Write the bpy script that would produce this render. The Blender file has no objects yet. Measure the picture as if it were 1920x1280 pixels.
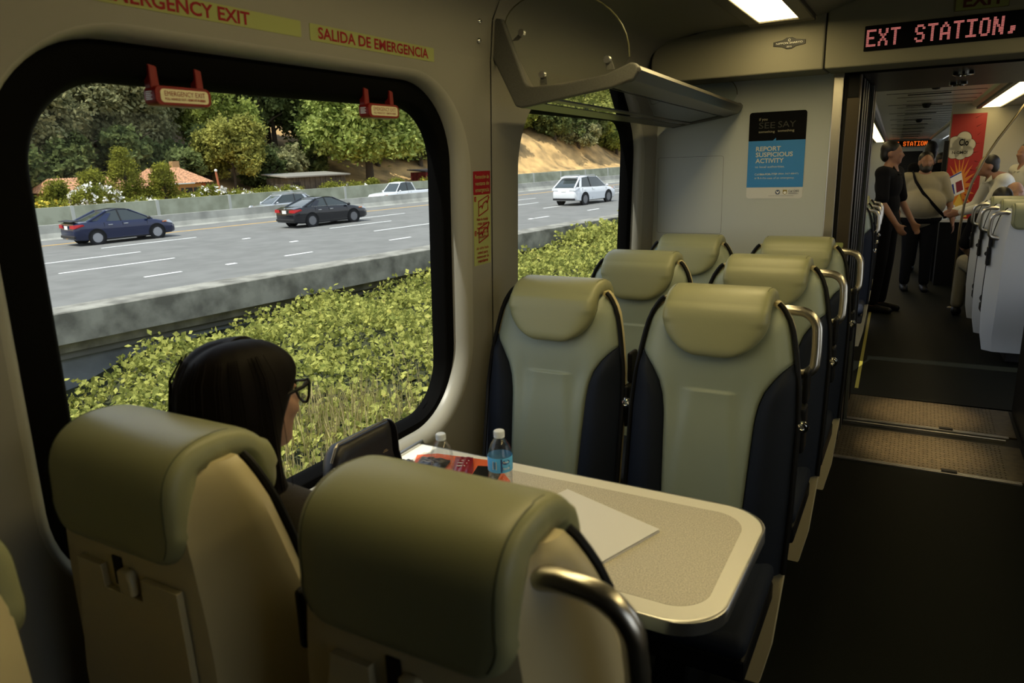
import bpy, bmesh, math, random
import numpy as np
from mathutils import Matrix, Vector
random.seed(7)
rng = np.random.default_rng(11)
SC = bpy.context.scene
COL = SC.collection
PI = math.pi

# ------------------------------------------------------------------ camera
cam_d = bpy.data.cameras.new('camera'); cam = bpy.data.objects.new('camera', cam_d); COL.objects.link(cam)
cam_d.sensor_width = 36.0; cam_d.lens = 1347.5 / 1920 * 36; cam_d.clip_start = 0.02; cam_d.clip_end = 2000
_r = Vector((0.874, 0.486, -0.032)); _d = Vector((0.089, -0.226, -0.970)); _f = Vector((-0.478, 0.845, -0.241))
_f.normalize(); _r = (_r - _f * _r.dot(_f)).normalized(); _up = _r.cross(_f).normalized()
cam.matrix_world = Matrix(((_r.x, _up.x, -_f.x, 0), (_r.y, _up.y, -_f.y, 0), (_r.z, _up.z, -_f.z, 1.6), (0, 0, 0, 1)))
cam_d.dof.use_dof = True; cam_d.dof.focus_distance = 4.5; cam_d.dof.aperture_fstop = 5.6
SC.camera = cam

# ------------------------------------------------------------------ sky, sun, exposure
world = bpy.data.worlds.new('sky'); SC.world = world; world.use_nodes = True
wn = world.node_tree.nodes; wl = world.node_tree.links
bg = wn['Background']
tc = wn.new('ShaderNodeTexCoord'); sep = wn.new('ShaderNodeSeparateXYZ'); rmp = wn.new('ShaderNodeValToRGB')
wl.new(tc.outputs['Generated'], sep.inputs[0]); wl.new(sep.outputs['Z'], rmp.inputs[0]); wl.new(rmp.outputs[0], bg.inputs[0])
rmp.color_ramp.elements[0].position = 0.0; rmp.color_ramp.elements[0].color = (0.95, 0.97, 1.0, 1)
rmp.color_ramp.elements[1].position = 0.8; rmp.color_ramp.elements[1].color = (0.60, 0.74, 1.0, 1)
bg.inputs[1].default_value = 1.5
sun_d = bpy.data.lights.new('sun', 'SUN'); sun = bpy.data.objects.new('sun', sun_d); COL.objects.link(sun)
sun_d.energy = 5.6; sun_d.angle = 0.009; sun_d.color = (1.0, 0.95, 0.86)
sun.rotation_euler = Vector((-0.10, -0.45, 0.90)).to_track_quat('Z', 'Y').to_euler()
vs = SC.view_settings
SC.display_settings.display_device = 'sRGB'
vs.view_transform = 'Standard'; vs.look = 'None'; vs.gamma = 1.0; vs.use_curve_mapping = False
vs.exposure = 0.0
SC.cycles.use_denoising = True
SC.cycles.max_bounces = 8; SC.cycles.diffuse_bounces = 4; SC.cycles.glossy_bounces = 3
SC.cycles.transmission_bounces = 8; SC.cycles.transparent_max_bounces = 16
SC.cycles.caustics_reflective = False; SC.cycles.caustics_refractive = False
SC.cycles.sample_clamp_indirect = 6.0
LAMP = (11.0, 8.7, 4.0)       # ceiling lamp diffusers of this carriage

# ------------------------------------------------------------------ helpers
def s2l(r, g=None, b=None):
    if g is None: r, g, b = r
    f = lambda c: (c / 255 / 12.92) if c / 255 <= 0.04045 else ((c / 255 + 0.055) / 1.055) ** 2.4
    return (f(r), f(g), f(b))

MATS = {}
def pmat(name, col, rough=0.5, metal=0.0, spec=0.5, noise=None, bump=None, emis=None, trans=0.0, ior=1.45, coat=0.0, col2=None, alpha=1.0):
    if name in MATS: return MATS[name]
    m = bpy.data.materials.new(name); m.use_nodes = True; MATS[name] = m
    nt = m.node_tree; b = nt.nodes['Principled BSDF']
    b.inputs['Base Color'].default_value = (*col, 1); b.inputs['Roughness'].default_value = rough
    b.inputs['Metallic'].default_value = metal; b.inputs['Specular IOR Level'].default_value = spec
    b.inputs['Transmission Weight'].default_value = trans; b.inputs['IOR'].default_value = ior
    b.inputs['Coat Weight'].default_value = coat
    if noise or bump:
        t = nt.nodes.new('ShaderNodeTexCoord')
    if noise:
        sc, amt = noise
        n = nt.nodes.new('ShaderNodeTexNoise'); n.inputs['Scale'].default_value = sc; n.inputs['Detail'].default_value = 4
        r = nt.nodes.new('ShaderNodeValToRGB'); c2 = col2 or tuple(c * (1 - amt) for c in col)
        r.color_ramp.elements[0].color = (*c2, 1); r.color_ramp.elements[1].color = (*[min(1, c * (1 + amt * .5)) for c in col], 1)
        r.color_ramp.elements[0].position = 0.35; r.color_ramp.elements[1].position = 0.65
        nt.links.new(t.outputs['Object'], n.inputs['Vector']); nt.links.new(n.outputs['Fac'], r.inputs[0]); nt.links.new(r.outputs[0], b.inputs['Base Color'])
    if bump:
        n = nt.nodes.new('ShaderNodeTexNoise'); n.inputs['Scale'].default_value = bump[0]; n.inputs['Detail'].default_value = 3
        bp = nt.nodes.new('ShaderNodeBump'); bp.inputs['Strength'].default_value = bump[1]; bp.inputs['Distance'].default_value = 0.002
        nt.links.new(t.outputs['Object'], n.inputs['Vector']); nt.links.new(n.outputs['Fac'], bp.inputs['Height']); nt.links.new(bp.outputs[0], b.inputs['Normal'])
    if emis:
        b.inputs['Emission Color'].default_value = (*emis[:3], 1); b.inputs['Emission Strength'].default_value = emis[3] if len(emis) > 3 else 1.0
    return m

def glass_mat(name, tint, gloss=0.06, grough=0.0):
    m = bpy.data.materials.new(name); m.use_nodes = True; MATS[name] = m
    nt = m.node_tree; nt.nodes.remove(nt.nodes['Principled BSDF']); out = nt.nodes['Material Output']
    t = nt.nodes.new('ShaderNodeBsdfTransparent'); t.inputs[0].default_value = (*tint, 1)
    g = nt.nodes.new('ShaderNodeBsdfGlossy'); g.inputs['Roughness'].default_value = grough
    lw = nt.nodes.new('ShaderNodeLayerWeight'); lw.inputs[0].default_value = 0.2
    mr = nt.nodes.new('ShaderNodeMapRange'); mr.inputs[3].default_value = gloss; mr.inputs[4].default_value = min(1, gloss * 6)
    mx = nt.nodes.new('ShaderNodeMixShader')
    nt.links.new(lw.outputs['Fresnel'], mr.inputs[0]); nt.links.new(mr.outputs[0], mx.inputs[0])
    nt.links.new(t.outputs[0], mx.inputs[1]); nt.links.new(g.outputs[0], mx.inputs[2]); nt.links.new(mx.outputs[0], out.inputs[0])
    return m

class MB:
    """collects shapes; build() links them as one mesh object"""
    def __init__(s, M=None): s.v = []; s.f = []; s.mi = []; s.M = M
    def add(s, vs, fs, mi=0):
        o = len(s.v)
        for p in vs:
            p = Vector(p)
            s.v.append(s.M @ p if s.M is not None else p)
        for f in fs: s.f.append(tuple(o + i for i in f)); s.mi.append(mi)
        return s
    def box(s, lo, hi, mi=0):
        x0, y0, z0 = lo; x1, y1, z1 = hi
        return s.add([(x0, y0, z0), (x1, y0, z0), (x1, y1, z0), (x0, y1, z0), (x0, y0, z1), (x1, y0, z1), (x1, y1, z1), (x0, y1, z1)],
                     [(0, 3, 2, 1), (4, 5, 6, 7), (0, 1, 5, 4), (1, 2, 6, 5), (2, 3, 7, 6), (3, 0, 4, 7)], mi)
    def cbox(s, c, sz, mi=0):
        return s.box([c[i] - sz[i] / 2 for i in range(3)], [c[i] + sz[i] / 2 for i in range(3)], mi)
    def tube(s, pts, r, n=12, mi=0, caps=True, closed=False, flat=1.0):
        pts = [Vector(p) for p in pts]; N = len(pts)
        rs = r if isinstance(r, (list, tuple)) else [r] * N
        rings = []; ref = None
        for i in range(N):
            if closed: t = pts[(i + 1) % N] - pts[i - 1]
            else: t = pts[min(i + 1, N - 1)] - pts[max(i - 1, 0)]
            if t.length < 1e-9: t = Vector((0, 0, 1))
            t.normalize()
            if ref is None: ref = Vector((0, 0, 1)) if abs(t.z) < .9 else Vector((1, 0, 0))
            a = (ref - t * ref.dot(t))
            if a.length < 1e-6: a = t.orthogonal()
            a.normalize(); b = t.cross(a); ref = a
            rings.append([pts[i] + (a * math.cos(2 * PI * k / n) + b * math.sin(2 * PI * k / n) * flat) * rs[i] for k in range(n)])
        return s.loft(rings, mi, caps, closed)
    def loft(s, rings, mi=0, caps=True, closed=False, ring_closed=True):
        n = len(rings[0]); vs = [p for r in rings for p in r]; fs = []
        R = len(rings)
        for i in range(R if closed else R - 1):
            j = (i + 1) % R
            for k in range(n if ring_closed else n - 1):
                l = (k + 1) % n
                fs.append((i * n + k, i * n + l, j * n + l, j * n + k))
        if caps and not closed:
            fs.append(tuple(range(n - 1, -1, -1))); fs.append(tuple((R - 1) * n + k for k in range(n)))
        return s.add(vs, fs, mi)
    def lathe(s, prof, c=(0, 0, 0), n=24, mi=0, axis='z', caps=True):
        rings = []
        for r, h in prof:
            ring = []
            for k in range(n):
                a = 2 * PI * k / n; p = (r * math.cos(a), r * math.sin(a), h)
                if axis == 'x': p = (p[2], p[0], p[1])
                if axis == 'y': p = (p[1], p[2], p[0])
                ring.append((c[0] + p[0], c[1] + p[1], c[2] + p[2]))
            rings.append(ring)
        return s.loft(rings, mi, caps)
    def ell(s, c, r, n=16, m=10, mi=0):
        prof = []
        rings = []
        for i in range(m + 1):
            th = PI * i / m; rr = max(math.sin(th), 1e-3); z = -math.cos(th)
            rings.append([(c[0] + r[0] * rr * math.cos(2 * PI * k / n), c[1] + r[1] * rr * math.sin(2 * PI * k / n), c[2] + r[2] * z) for k in range(n)])
        return s.loft(rings, mi)
    def cone(s, a, b, ra, rb, n=14, mi=0):
        """tapered capsule"""
        a = Vector(a); b = Vector(b); d = b - a; L = max(d.length, 1e-6); t = d / L
        pts = []; rs = []
        for th in (80, 60, 35, 10): pts.append(a - t * ra * math.sin(math.radians(th))); rs.append(ra * math.cos(math.radians(th)))
        pts.append(a + d * .5); rs.append((ra + rb) / 2)
        for th in (10, 35, 60, 80): pts.append(b + t * rb * math.sin(math.radians(th))); rs.append(rb * math.cos(math.radians(th)))
        return s.tube(pts, rs, n, mi)
    def prism(s, poly, d0, d1, axis='y', mi=0):
        """poly in the two other axes, extruded along axis"""
        def P(p, d): return {'y': (p[0], d, p[1]), 'x': (d, p[0], p[1]), 'z': (p[0], p[1], d)}[axis]
        n = len(poly); vs = [P(p, d0) for p in poly] + [P(p, d1) for p in poly]
        fs = [tuple(range(n)), tuple(range(2 * n - 1, n - 1, -1))] + [(i, i + n, (i + 1) % n + n, (i + 1) % n) for i in range(n)]
        return s.add(vs, fs, mi)
    def grid(s, fn, nu, nv, mi=0, close_u=False):
        vs = [fn(i / nu, j / nv) for j in range(nv + 1) for i in range(nu + 1)]
        fs = [(j * (nu + 1) + i, j * (nu + 1) + i + 1, (j + 1) * (nu + 1) + i + 1, (j + 1) * (nu + 1) + i) for j in range(nv) for i in range(nu)]
        return s.add(vs, fs, mi)
    def text(s, string, w, h, org, ax, ay, mi=0, bold=0.0, depth=0.0006, align='l', keep=False, shear=0.0):
        """lettering fitted to width w and cap height h; org = lower corner where reading starts, ax/ay = directions"""
        me = text_mesh(string, bold, shear)
        xs = [v.co.x for v in me.vertices]; ys = [v.co.y for v in me.vertices]
        x0, x1, y0, y1 = min(xs), max(xs), min(ys), max(ys)
        if any(c in 'gjpqy,Q' for c in string): y0 = 0.0
        if h is None: h = w
        sy = h / max(y1 - y0, 1e-6); sx = sy if w is None else w / max(x1 - x0, 1e-6)
        wid = (x1 - x0) * sx; off = -wid / 2 if align == 'c' else 0
        org = Vector(org); ax = Vector(ax); ay = Vector(ay); nz = ax.cross(ay)
        vs = [org + ax * ((v.co.x - x0) * sx + off) + ay * ((v.co.y - y0) * sy) + nz * depth for v in me.vertices]
        s.add(vs, [tuple(p.vertices) for p in me.polygons], mi)
        bpy.data.meshes.remove(me)
        return s
    def build(s, name, mats, parent=None, smooth=40, bevel=0.0, seg=2, subsurf=0, solid=0.0, kind=None, label=None, fix=True):
        me = bpy.data.meshes.new(name); me.from_pydata([tuple(v) for v in s.v], [], s.f)
        if not isinstance(mats, (list, tuple)): mats = [mats]
        for m in mats: me.materials.append(m)
        if len(mats) > 1: me.polygons.foreach_set('material_index', s.mi)
        if fix:
            bm = bmesh.new(); bm.from_mesh(me); bmesh.ops.remove_doubles(bm, verts=bm.verts, dist=1e-6)
            bmesh.ops.recalc_face_normals(bm, faces=bm.faces); bm.to_mesh(me); bm.free()
        if smooth:
            me.polygons.foreach_set('use_smooth', [True] * len(me.polygons))
            if smooth < 180:
                bm = bmesh.new(); bm.from_mesh(me); lim = math.radians(smooth)
                for e in bm.edges:
                    if len(e.link_faces) == 2 and e.calc_face_angle(0) > lim: e.smooth = False
                bm.to_mesh(me); bm.free()
        o = bpy.data.objects.new(name, me); COL.objects.link(o)
        if bevel:
            md = o.modifiers.new('bevel', 'BEVEL'); md.width = bevel; md.segments = seg; md.limit_method = 'ANGLE'; md.angle_limit = math.radians(35)
        if solid:
            md = o.modifiers.new('solid', 'SOLIDIFY'); md.thickness = solid; md.offset = 0
        if subsurf:
            md = o.modifiers.new('sub', 'SUBSURF'); md.levels = subsurf; md.render_levels = subsurf
        if parent is not None: o.parent = parent
        if kind: o['kind'] = kind
        if label: o['label'] = label
        return o

def text_mesh(string, bold, shear=0.0):
    cu = bpy.data.curves.new('lettering', 'FONT'); cu.body = string; cu.size = 1.0; cu.offset = bold; cu.resolution_u = 3; cu.shear = shear
    ob = bpy.data.objects.new('lettering', cu); COL.objects.link(ob)
    dg = bpy.context.evaluated_depsgraph_get()
    me = bpy.data.meshes.new_from_object(ob.evaluated_get(dg))
    bpy.data.objects.remove(ob); bpy.data.curves.remove(cu)
    return me

def tag(o, label, cat, group=None, kind=None):
    o['label'] = label; o['category'] = cat
    if group: o['group'] = group
    if kind: o['kind'] = kind
    return o
def empty(name, loc=(0, 0, 0), rz=0.0):
    o = bpy.data.objects.new(name, None); COL.objects.link(o); o.location = loc; o.rotation_euler = (0, 0, rz); o.empty_display_size = .1
    return o
def struct(o): o['kind'] = 'structure'; return o
def copy_tree(o, parent=None):
    c = o.copy(); COL.objects.link(c)
    if parent is not None: c.parent = parent
    for ch in list(o.children): copy_tree(ch, c)
    return c
def rrect(y0, y1, z0, z1, r, n=8):
    """rounded rectangle, counter-clockwise from the lower right corner"""
    P = []
    for cy, cz, a0 in ((y1 - r, z0 + r, -90), (y1 - r, z1 - r, 0), (y0 + r, z1 - r, 90), (y0 + r, z0 + r, 180)):
        for i in range(n + 1):
            a = math.radians(a0 + 90 * i / n); P.append((cy + r * math.cos(a), cz + r * math.sin(a)))
    return P
def lerp(a, b, t): return a + (b - a) * t
def interp(x, xs, ys):
    return float(np.interp(x, xs, ys))
def sm(t): t = max(0, min(1, t)); return t * t * (3 - 2 * t)
def remesh_obj(mb, name, mats, vox, smooth_it=6, parent=None, dec=None):
    """fuses the overlapping closed shapes into one continuous surface"""
    o = mb.build(name, mats, smooth=180)
    md = o.modifiers.new('r', 'REMESH'); md.mode = 'VOXEL'; md.voxel_size = vox; md.use_smooth_shade = True
    if smooth_it:
        md = o.modifiers.new('s', 'SMOOTH'); md.iterations = smooth_it; md.factor = .5
    dg = bpy.context.evaluated_depsgraph_get(); me = bpy.data.meshes.new_from_object(o.evaluated_get(dg))
    o.modifiers.clear(); old = o.data; o.data = me; me.name = name; bpy.data.meshes.remove(old)
    if not me.materials:
        me.materials.append(mats if not isinstance(mats, (list, tuple)) else mats[0])
    me.polygons.foreach_set('use_smooth', [True] * len(me.polygons))
    if parent is not None: o.parent = parent
    return o

# ------------------------------------------------------------------ materials of the carriage
M_leather = pmat('sage_leather', (0.225, 0.26, 0.20), 0.42, bump=(350, .12))
M_leather2 = pmat('sage_leather_lamplit', (0.245, 0.25, 0.135), 0.40, bump=(350, .12))  # same leather for the headrests, with yellow lamp light put into the colour
M_navy = pmat('navy_fabric', (0.005, 0.008, 0.016), 0.75, spec=.25, bump=(600, .3))
M_black = pmat('black_plastic', (0.004, 0.004, 0.004), 0.5, spec=.2)
M_rubber = pmat('black_rubber', (0.0015, 0.0015, 0.0015), 0.8, spec=.06)
M_shell = pmat('cream_plastic', (0.48, 0.42, 0.25), 0.38)
M_shellw = pmat('pale_plastic', (0.55, 0.58, 0.60), 0.35)
M_wall = pmat('wall_laminate', (0.19, 0.183, 0.155), 0.55, bump=(900, .05))
M_cove = pmat('window_surround_plastic', (0.24, 0.235, 0.20), 0.4)
M_bulk = pmat('bulkhead_laminate', (0.42, 0.455, 0.455), 0.5, noise=(900, .10))
M_head = pmat('header_plastic', (0.25, 0.24, 0.19), 0.7, spec=.2)
M_ceil = pmat('ceiling_panel', (0.15, 0.147, 0.125), 0.6)
M_steel = pmat('brushed_steel', (0.55, 0.52, 0.46), 0.28, metal=1.0, bump=(120, .05))
M_chrome = pmat('chrome', (0.75, 0.75, 0.73), 0.12, metal=1.0)
M_alu = pmat('aluminium', (0.50, 0.50, 0.50), 0.35, metal=1.0)
M_dark = pmat('dark_panel', (0.005, 0.0045, 0.004), 0.4, spec=.25)
M_floor = pmat('dark_rubber_floor', (0.0035, 0.0045, 0.003), 0.6, spec=.08, noise=(500, .7), bump=(300, .2))
M_granite = pmat('speckled_grey_paint', (0.115, 0.115, 0.105), 0.6, noise=(900, .5), bump=(700, .2))
M_red = pmat('red_plastic', (0.16, 0.008, 0.006), 0.4, spec=.3)
M_redink = pmat('red_ink', (0.20, 0.004, 0.010), 0.6, spec=.2)
M_lum = pmat('luminous_strip', (0.26, 0.285, 0.10), 0.6, spec=.2)
M_whitep = pmat('white_print', (0.75, 0.75, 0.72), 0.5)
M_blackp = pmat('black_print', (0.003, 0.003, 0.0035), 0.6, spec=.08)
G_win = glass_mat('window_glass', (0.88, 0.90, 0.86), 0.005)
G_clear = glass_mat('clear_acrylic', (0.93, 0.95, 0.93), 0.03)
G_smoke = glass_mat('smoked_glass', (0.10, 0.11, 0.10), 0.45)
# ------------------------------------------------------------------ the carriage shell
XC = 0.10                                    # centre line of the carriage
MIR = Matrix.Translation((2 * XC, 0, 0)) @ Matrix.Scale(-1, 4, (1, 0, 0))
def xw(z): return -1.30 + 0.035 * (z - 1.2)  # the side walls lean in slightly
def to_rect(p, c, lo, hi):
    dy, dz = p[0] - c[0], p[1] - c[1]
    t = 1e9
    if dy > 1e-9: t = min(t, (hi[0] - c[0]) / dy)
    if dy < -1e-9: t = min(t, (lo[0] - c[0]) / dy)
    if dz > 1e-9: t = min(t, (hi[1] - c[1]) / dz)
    if dz < -1e-9: t = min(t, (lo[1] - c[1]) / dz)
    return (c[0] + dy * t, c[1] + dz * t)
WZ0, WZ1 = 0.50, 1.93
def wall_panel(mb, ya, yb, hole=None, front=0):
    lo, hi = (ya, WZ0), (yb, WZ1)
    if hole is None:
        mb.grid(lambda u, v: (xw(lerp(WZ0, WZ1, v)), lerp(ya, yb, u), lerp(WZ0, WZ1, v)), 1, 4)
    else:
        pts = rrect(*hole, 14)
        c = ((hole[0] + hole[1]) / 2, (hole[2] + hole[3]) / 2)
        # points at the panel's own corners keep it rectangular
        outer = [to_rect(p, c, lo, hi) for p in pts]
        for cn in ((ya, WZ0), (yb, WZ0), (yb, WZ1), (ya, WZ1)):
            k = min(range(len(outer)), key=lambda i: (outer[i][0] - cn[0]) ** 2 + (outer[i][1] - cn[1]) ** 2); outer[k] = cn
        mb.loft([[(xw(z), y, z) for y, z in pts], [(xw(z), y, z) for y, z in outer]], caps=False)
    # below and above
    mb.grid(lambda u, v: (lerp(-1.33, xw(WZ0), v), lerp(ya, yb, u), lerp(0, WZ0, v)), 1, 1)
    prof = [(xw(1.93), 1.93), (-1.268, 1.99), (-1.262, 2.05), (-1.235, 2.105), (-1.16, 2.155), (-1.02, 2.180), (-0.757, 2.19)]
    for (x0, z0), (x1, z1) in zip(prof, prof[1:]):
        mb.add([(x0, ya, z0), (x0, yb, z0), (x1, yb, z1), (x1, ya, z1)], [(0, 1, 2, 3)])
def window_unit(n, ya, yb, gy0, gy1, hole, blk, M=None, wallmb=None, glassz=(0.804, 1.770), gr=0.165, mark=False):
    """surround cove is part of the wall object; gasket and pane are window_<n>"""
    k = 14
    def loop(R, x0): return [(x0 + 0.035 * (z - 1.2), y, z) for y, z in rrect(*R, k)]
    rings = []
    H = hole; B = blk
    for i in range(7):
        t = i / 6; s_ = math.sin(t * PI / 2); c_ = 1 - math.cos(t * PI / 2)
        R = tuple(lerp(H[j], B[j], s_) for j in range(4)) + (lerp(H[4], B[4], s_),)
        rings.append(loop(R, lerp(-1.30, -1.342, c_)))
    wallmb.loft(rings, mi=1, caps=False)
    g = MB(M)
    gl = (gy0, gy1, glassz[0], glassz[1], gr)
    mid = (gy0 - .012, gy1 + .012, glassz[0] - .012, glassz[1] + .012, gr + .012)
    g.loft([loop(B, -1.342), loop(tuple(lerp(B[j], mid[j], .9) for j in range(5)), -1.346), loop(mid, -1.352), loop(gl, -1.372), loop(gl, -1.392)], caps=False)
    w = g.build('window_%d' % n, M_rubber, smooth=60); w['kind'] = 'structure'
    p = MB(M); L = loop(gl, -1.383); p.add(L, [tuple(range(len(L)))])
    p.build('pane', G_win, w)
    return w

WL = MB()
wall_panel(WL, -3.2, -1.45)
WIN1_H = (0.59, 2.04, 0.727, 1.865, 0.30); WIN1_B = (0.622, 1.98, 0.770, 1.840, 0.24)
WIN2_H = (2.36, 3.76, 0.727, 1.865, 0.30); WIN2_B = (2.375, 3.70, 0.770, 1.850, 0.24)
wall_panel(WL, -1.45, 0.42)  # unseen stretch, window left out to keep daylight off the near seat backs
wall_panel(WL, 0.42, 2.17, WIN1_H); w1 = window_unit(1, .42, 2.17, 0.715, 1.927, WIN1_H, WIN1_B, None, WL)
wall_panel(WL, 2.17, 3.96, WIN2_H); w2 = window_unit(2, 2.17, 3.96, 2.43, 3.64, WIN2_H, WIN2_B, None, WL, glassz=(0.804, 1.785))
wl_o = struct(WL.build('wall_left', [M_wall, M_cove], smooth=35))
seam = MB(); SP = [(-1.33, 0), (xw(.5), .5), (xw(1.2), 1.2), (xw(1.93), 1.93), (-1.268, 1.99), (-1.262, 2.05), (-1.235, 2.105), (-1.16, 2.155), (-1.02, 2.180)]
for (x0, z0), (x1, z1) in zip(SP, SP[1:]): seam.add([(x0 + .0015, 2.1675, z0), (x0 + .0015, 2.1725, z0), (x1 + .0015, 2.1725, z1 - .0015), (x1 + .0015, 2.1675, z1 - .0015)], [(0, 1, 2, 3)])
struct(seam.build('trim_1', M_black, smooth=0))
ft = MB(); ft.grid(lambda u, v: (-1.2735 + .0015, lerp(-3.2, 2.166, u), lerp(1.955, 1.9575, v)), 1, 1); ft.build('panel_seam', pmat('seam_shadow', (.12, .115, .10), .7), wl_o)
# wall screws
sc = MB()
for z in (2.037, 1.98):
    x = -1.2625 if z > 2 else -1.2665
    sc.lathe([(0.0, .004), (.005, .004), (.0075, .002), (.0085, 0)], (x, 2.092, z), 14, axis='x')
    sc.lathe([(.0028, .0046), (.0028, .0040)], (x, 2.092, z), 6, mi=1, axis='x')
sc.build('panel_screws', [M_chrome, M_black], wl_o)

WR = MB(MIR)
for i, (a, b) in enumerate(((-3.2, -0.9), (-0.9, 1.4), (1.4, 3.96))):
    m = (a + b) / 2
    H = (m - .74, m + .74, 0.727, 1.865, 0.30); B = (m - .68, m + .68, 0.77, 1.84, .24)
    if i < 1: wall_panel(WR, a, b); continue  # unseen rear stretch closed, so less daylight reaches the near seats
    wall_panel(WR, a, b, H); window_unit(2 + i, a, b, m - .6, m + .6, H, B, MIR, WR)
struct(WR.build('wall_right', [M_wall, M_cove], smooth=35))

# floor, back wall
fl = MB(); fl.box((-1.36, -3.25, -.06), (1.58, 4.00, 0)); struct(fl.build('floor', M_floor, smooth=0))
bw = MB(); bw.box((-1.36, -3.28, 0), (1.58, -3.2, 2.32)); struct(bw.build('wall_back', pmat('bounce_cut_dark', (.03, .03, .028), .6), smooth=0))  # unseen end wall, coloured dark to cut bounced light

# ceiling with raised middle, lamps each side
ce = MB()
mid = [(-0.473, 2.193), (-0.44, 2.20), (-0.30, 2.245), (-0.10, 2.275), (0.10, 2.285)]
for Mx in (None, MIR):
    ce.M = Mx
    for (x0, z0), (x1, z1) in zip(mid, mid[1:]):
        ce.add([(x0, -3.2, z0), (x0, 3.96, z0), (x1, 3.96, z1), (x1, -3.2, z1)], [(0, 1, 2, 3)])
    ce.add([(-0.757, -3.2, 2.30), (-0.757, 3.96, 2.30), (-0.473, 3.96, 2.30), (-0.473, -3.2, 2.30)], [(0, 1, 2, 3)])
for Mx in (None, MIR):
    ce.M = Mx
    for x, z0 in ((-.757, 2.185), (-.473, 2.19)): ce.add([(x, -3.2, z0), (x, 3.96, z0), (x, 3.96, 2.30), (x, -3.2, 2.30)], [(0, 1, 2, 3)])
struct(ce.build('ceiling', M_ceil, smooth=30))
M_lamp = pmat('lamp_diffuser', (0.8, 0.75, 0.6), 0.5, emis=(*LAMP, 1.0))
M_lampframe = pmat('lamp_frame', (0.07, 0.065, 0.05), 0.45)
def ceiling_lamp(y0, y1, M, label):
    r = empty('ceiling_lamp', (0, 0, 0)); tag(r, label, 'lamp', None)
    f = MB(M)
    f.box((-.757, y0, 2.170), (-.700, y1, 2.215)); f.box((-.532, y0, 2.170), (-.473, y1, 2.215))
    f.box((-.757, y1, 2.170), (-.473, y1 + .075, 2.215)); f.box((-.757, y0 - .02, 2.170), (-.473, y0, 2.215))
    f.build('frame', M_lampframe, r, bevel=.004)
    d = MB(M); d.box((-.700, y0, 2.178), (-.532, y1, 2.190)); d.build('diffuser', M_lamp, r, smooth=0)
    return r
ceiling_lamp(2.42, 3.585, None, 'lit ceiling light panel beside the bulkhead header')
for (a, b, M, l) in ((.55, 2.3, None, 'lit ceiling light panel above the table'), (.55, 2.3, MIR, 'lit ceiling light panel over the opposite seats'),
                     (2.42, 3.585, MIR, 'lit ceiling light panel on the far side of the aisle by the bulkhead')):
    ceiling_lamp(a, b, M, l)

# bulkhead and header
wf = MB(); wf.box((-1.40, 3.95, 0), (-.412, 4.0, 2.21)); wfo = struct(wf.build('wall_front', M_bulk, smooth=0))
ac = MB()
P = rrect(-1.274, -.921, 1.195, 1.600, .012, 4); Q = rrect(-1.2755, -.9195, 1.1935, 1.6015, .0135, 4)
ac.loft([[(x, 3.9492, z) for x, z in P], [(x, 3.9492, z) for x, z in Q]], caps=False)
ac.build('panel_seam', pmat('seam_shadow', (.12, .115, .10), .7), wfo)
def header(name, poly, y0=3.70, y1=3.955):
    mb = MB(); mb.prism(poly, y0, y1, 'y'); o = mb.build(name, M_head, smooth=30, bevel=.008, seg=3); return struct(o)
arc = [(-1.24, 1.965), (-.4345, 1.965), (-.4345, 2.26), (-.80, 2.22), (-1.02, 2.176)]
for i in range(9):
    a = math.radians(100 + 80 * i / 8); arc.append((-1.135 + .105 * math.cos(a), 2.055 + .112 * math.sin(a)))
header('trim_2', arc)
hp = [(-.4285, 1.965), (1.6, 1.965), (1.6, 2.33), (0.1, 2.33), (-.4285, 2.28)]
header('trim_3', hp)
hs = MB(); hs.box((-1.245, 3.712, 1.975), (-1.02, 3.95, 2.21)); hs.box((-.445, 3.712, 1.972), (-.42, 3.95, 2.3)); hs.build('joint', M_black, wfo, smooth=0)
e2 = [(x - .008 if x < -1.1 else x, z + .008) for x, z in arc]
js = MB(); js.prism([(x, z) for x, z in e2], 3.716, 3.95, 'y'); js.build('joint', M_black, wfo, smooth=0)

# doorway: steel jamb, dark door pocket, gangway
dj = MB(); dj.box((-.412, 3.946, 0), (-.366, 4.02, 1.972)); struct(dj.build('trim_4', M_steel, smooth=0, bevel=.003))
dk = MB(); dk.box((-.366, 3.965, 0), (-.345, 4.03, 1.972)); struct(dk.build('trim_5', M_black, smooth=0))
dl = MB(); dl.box((-.349, 3.955, 0), (-.292, 4.035, 1.965)); d1 = struct(dl.build('door_1', pmat('bronze_door_edge', (0.075, 0.06, 0.04), .32, metal=.6), smooth=0, bevel=.003))
dm = MB(); dm.box((-.346, 3.950, 1.85), (-.297, 3.957, 1.955)); dm.build('latch_plate', M_dark, d1, smooth=0, bevel=.002)
ds = MB(); ds.prism([(-.358, 1.135), (-.318, 1.135), (-.314, 1.139), (-.314, 1.156), (-.318, 1.160), (-.358, 1.160)], 3.950, 3.9525, 'y'); ds.prism([(-.352, 1.02), (-.338, 1.02), (-.338, 1.044), (-.352, 1.044)], 3.9505, 3.9525, 'y')
ds.build('reflective_sticker', M_lum, d1, smooth=0)
gw = MB()
gw.box((-.46, 4.0, 0), (-.30, 5.2, 2.0)); gw.box((.62, 3.95, 0), (.76, 5.2, 2.0)); gw.box((-.46, 3.955, 1.955), (1.58, 5.2, 2.05)); gw.box((.62, 3.95, 0), (1.58, 4.0, 1.97))
for k in range(7):
    y = 4.10 + k * .155
    gw.box((-.302, y, 0), (-.288, y + .09, 1.95))
struct(gw.build('trim_6', M_dark, smooth=0))
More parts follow.
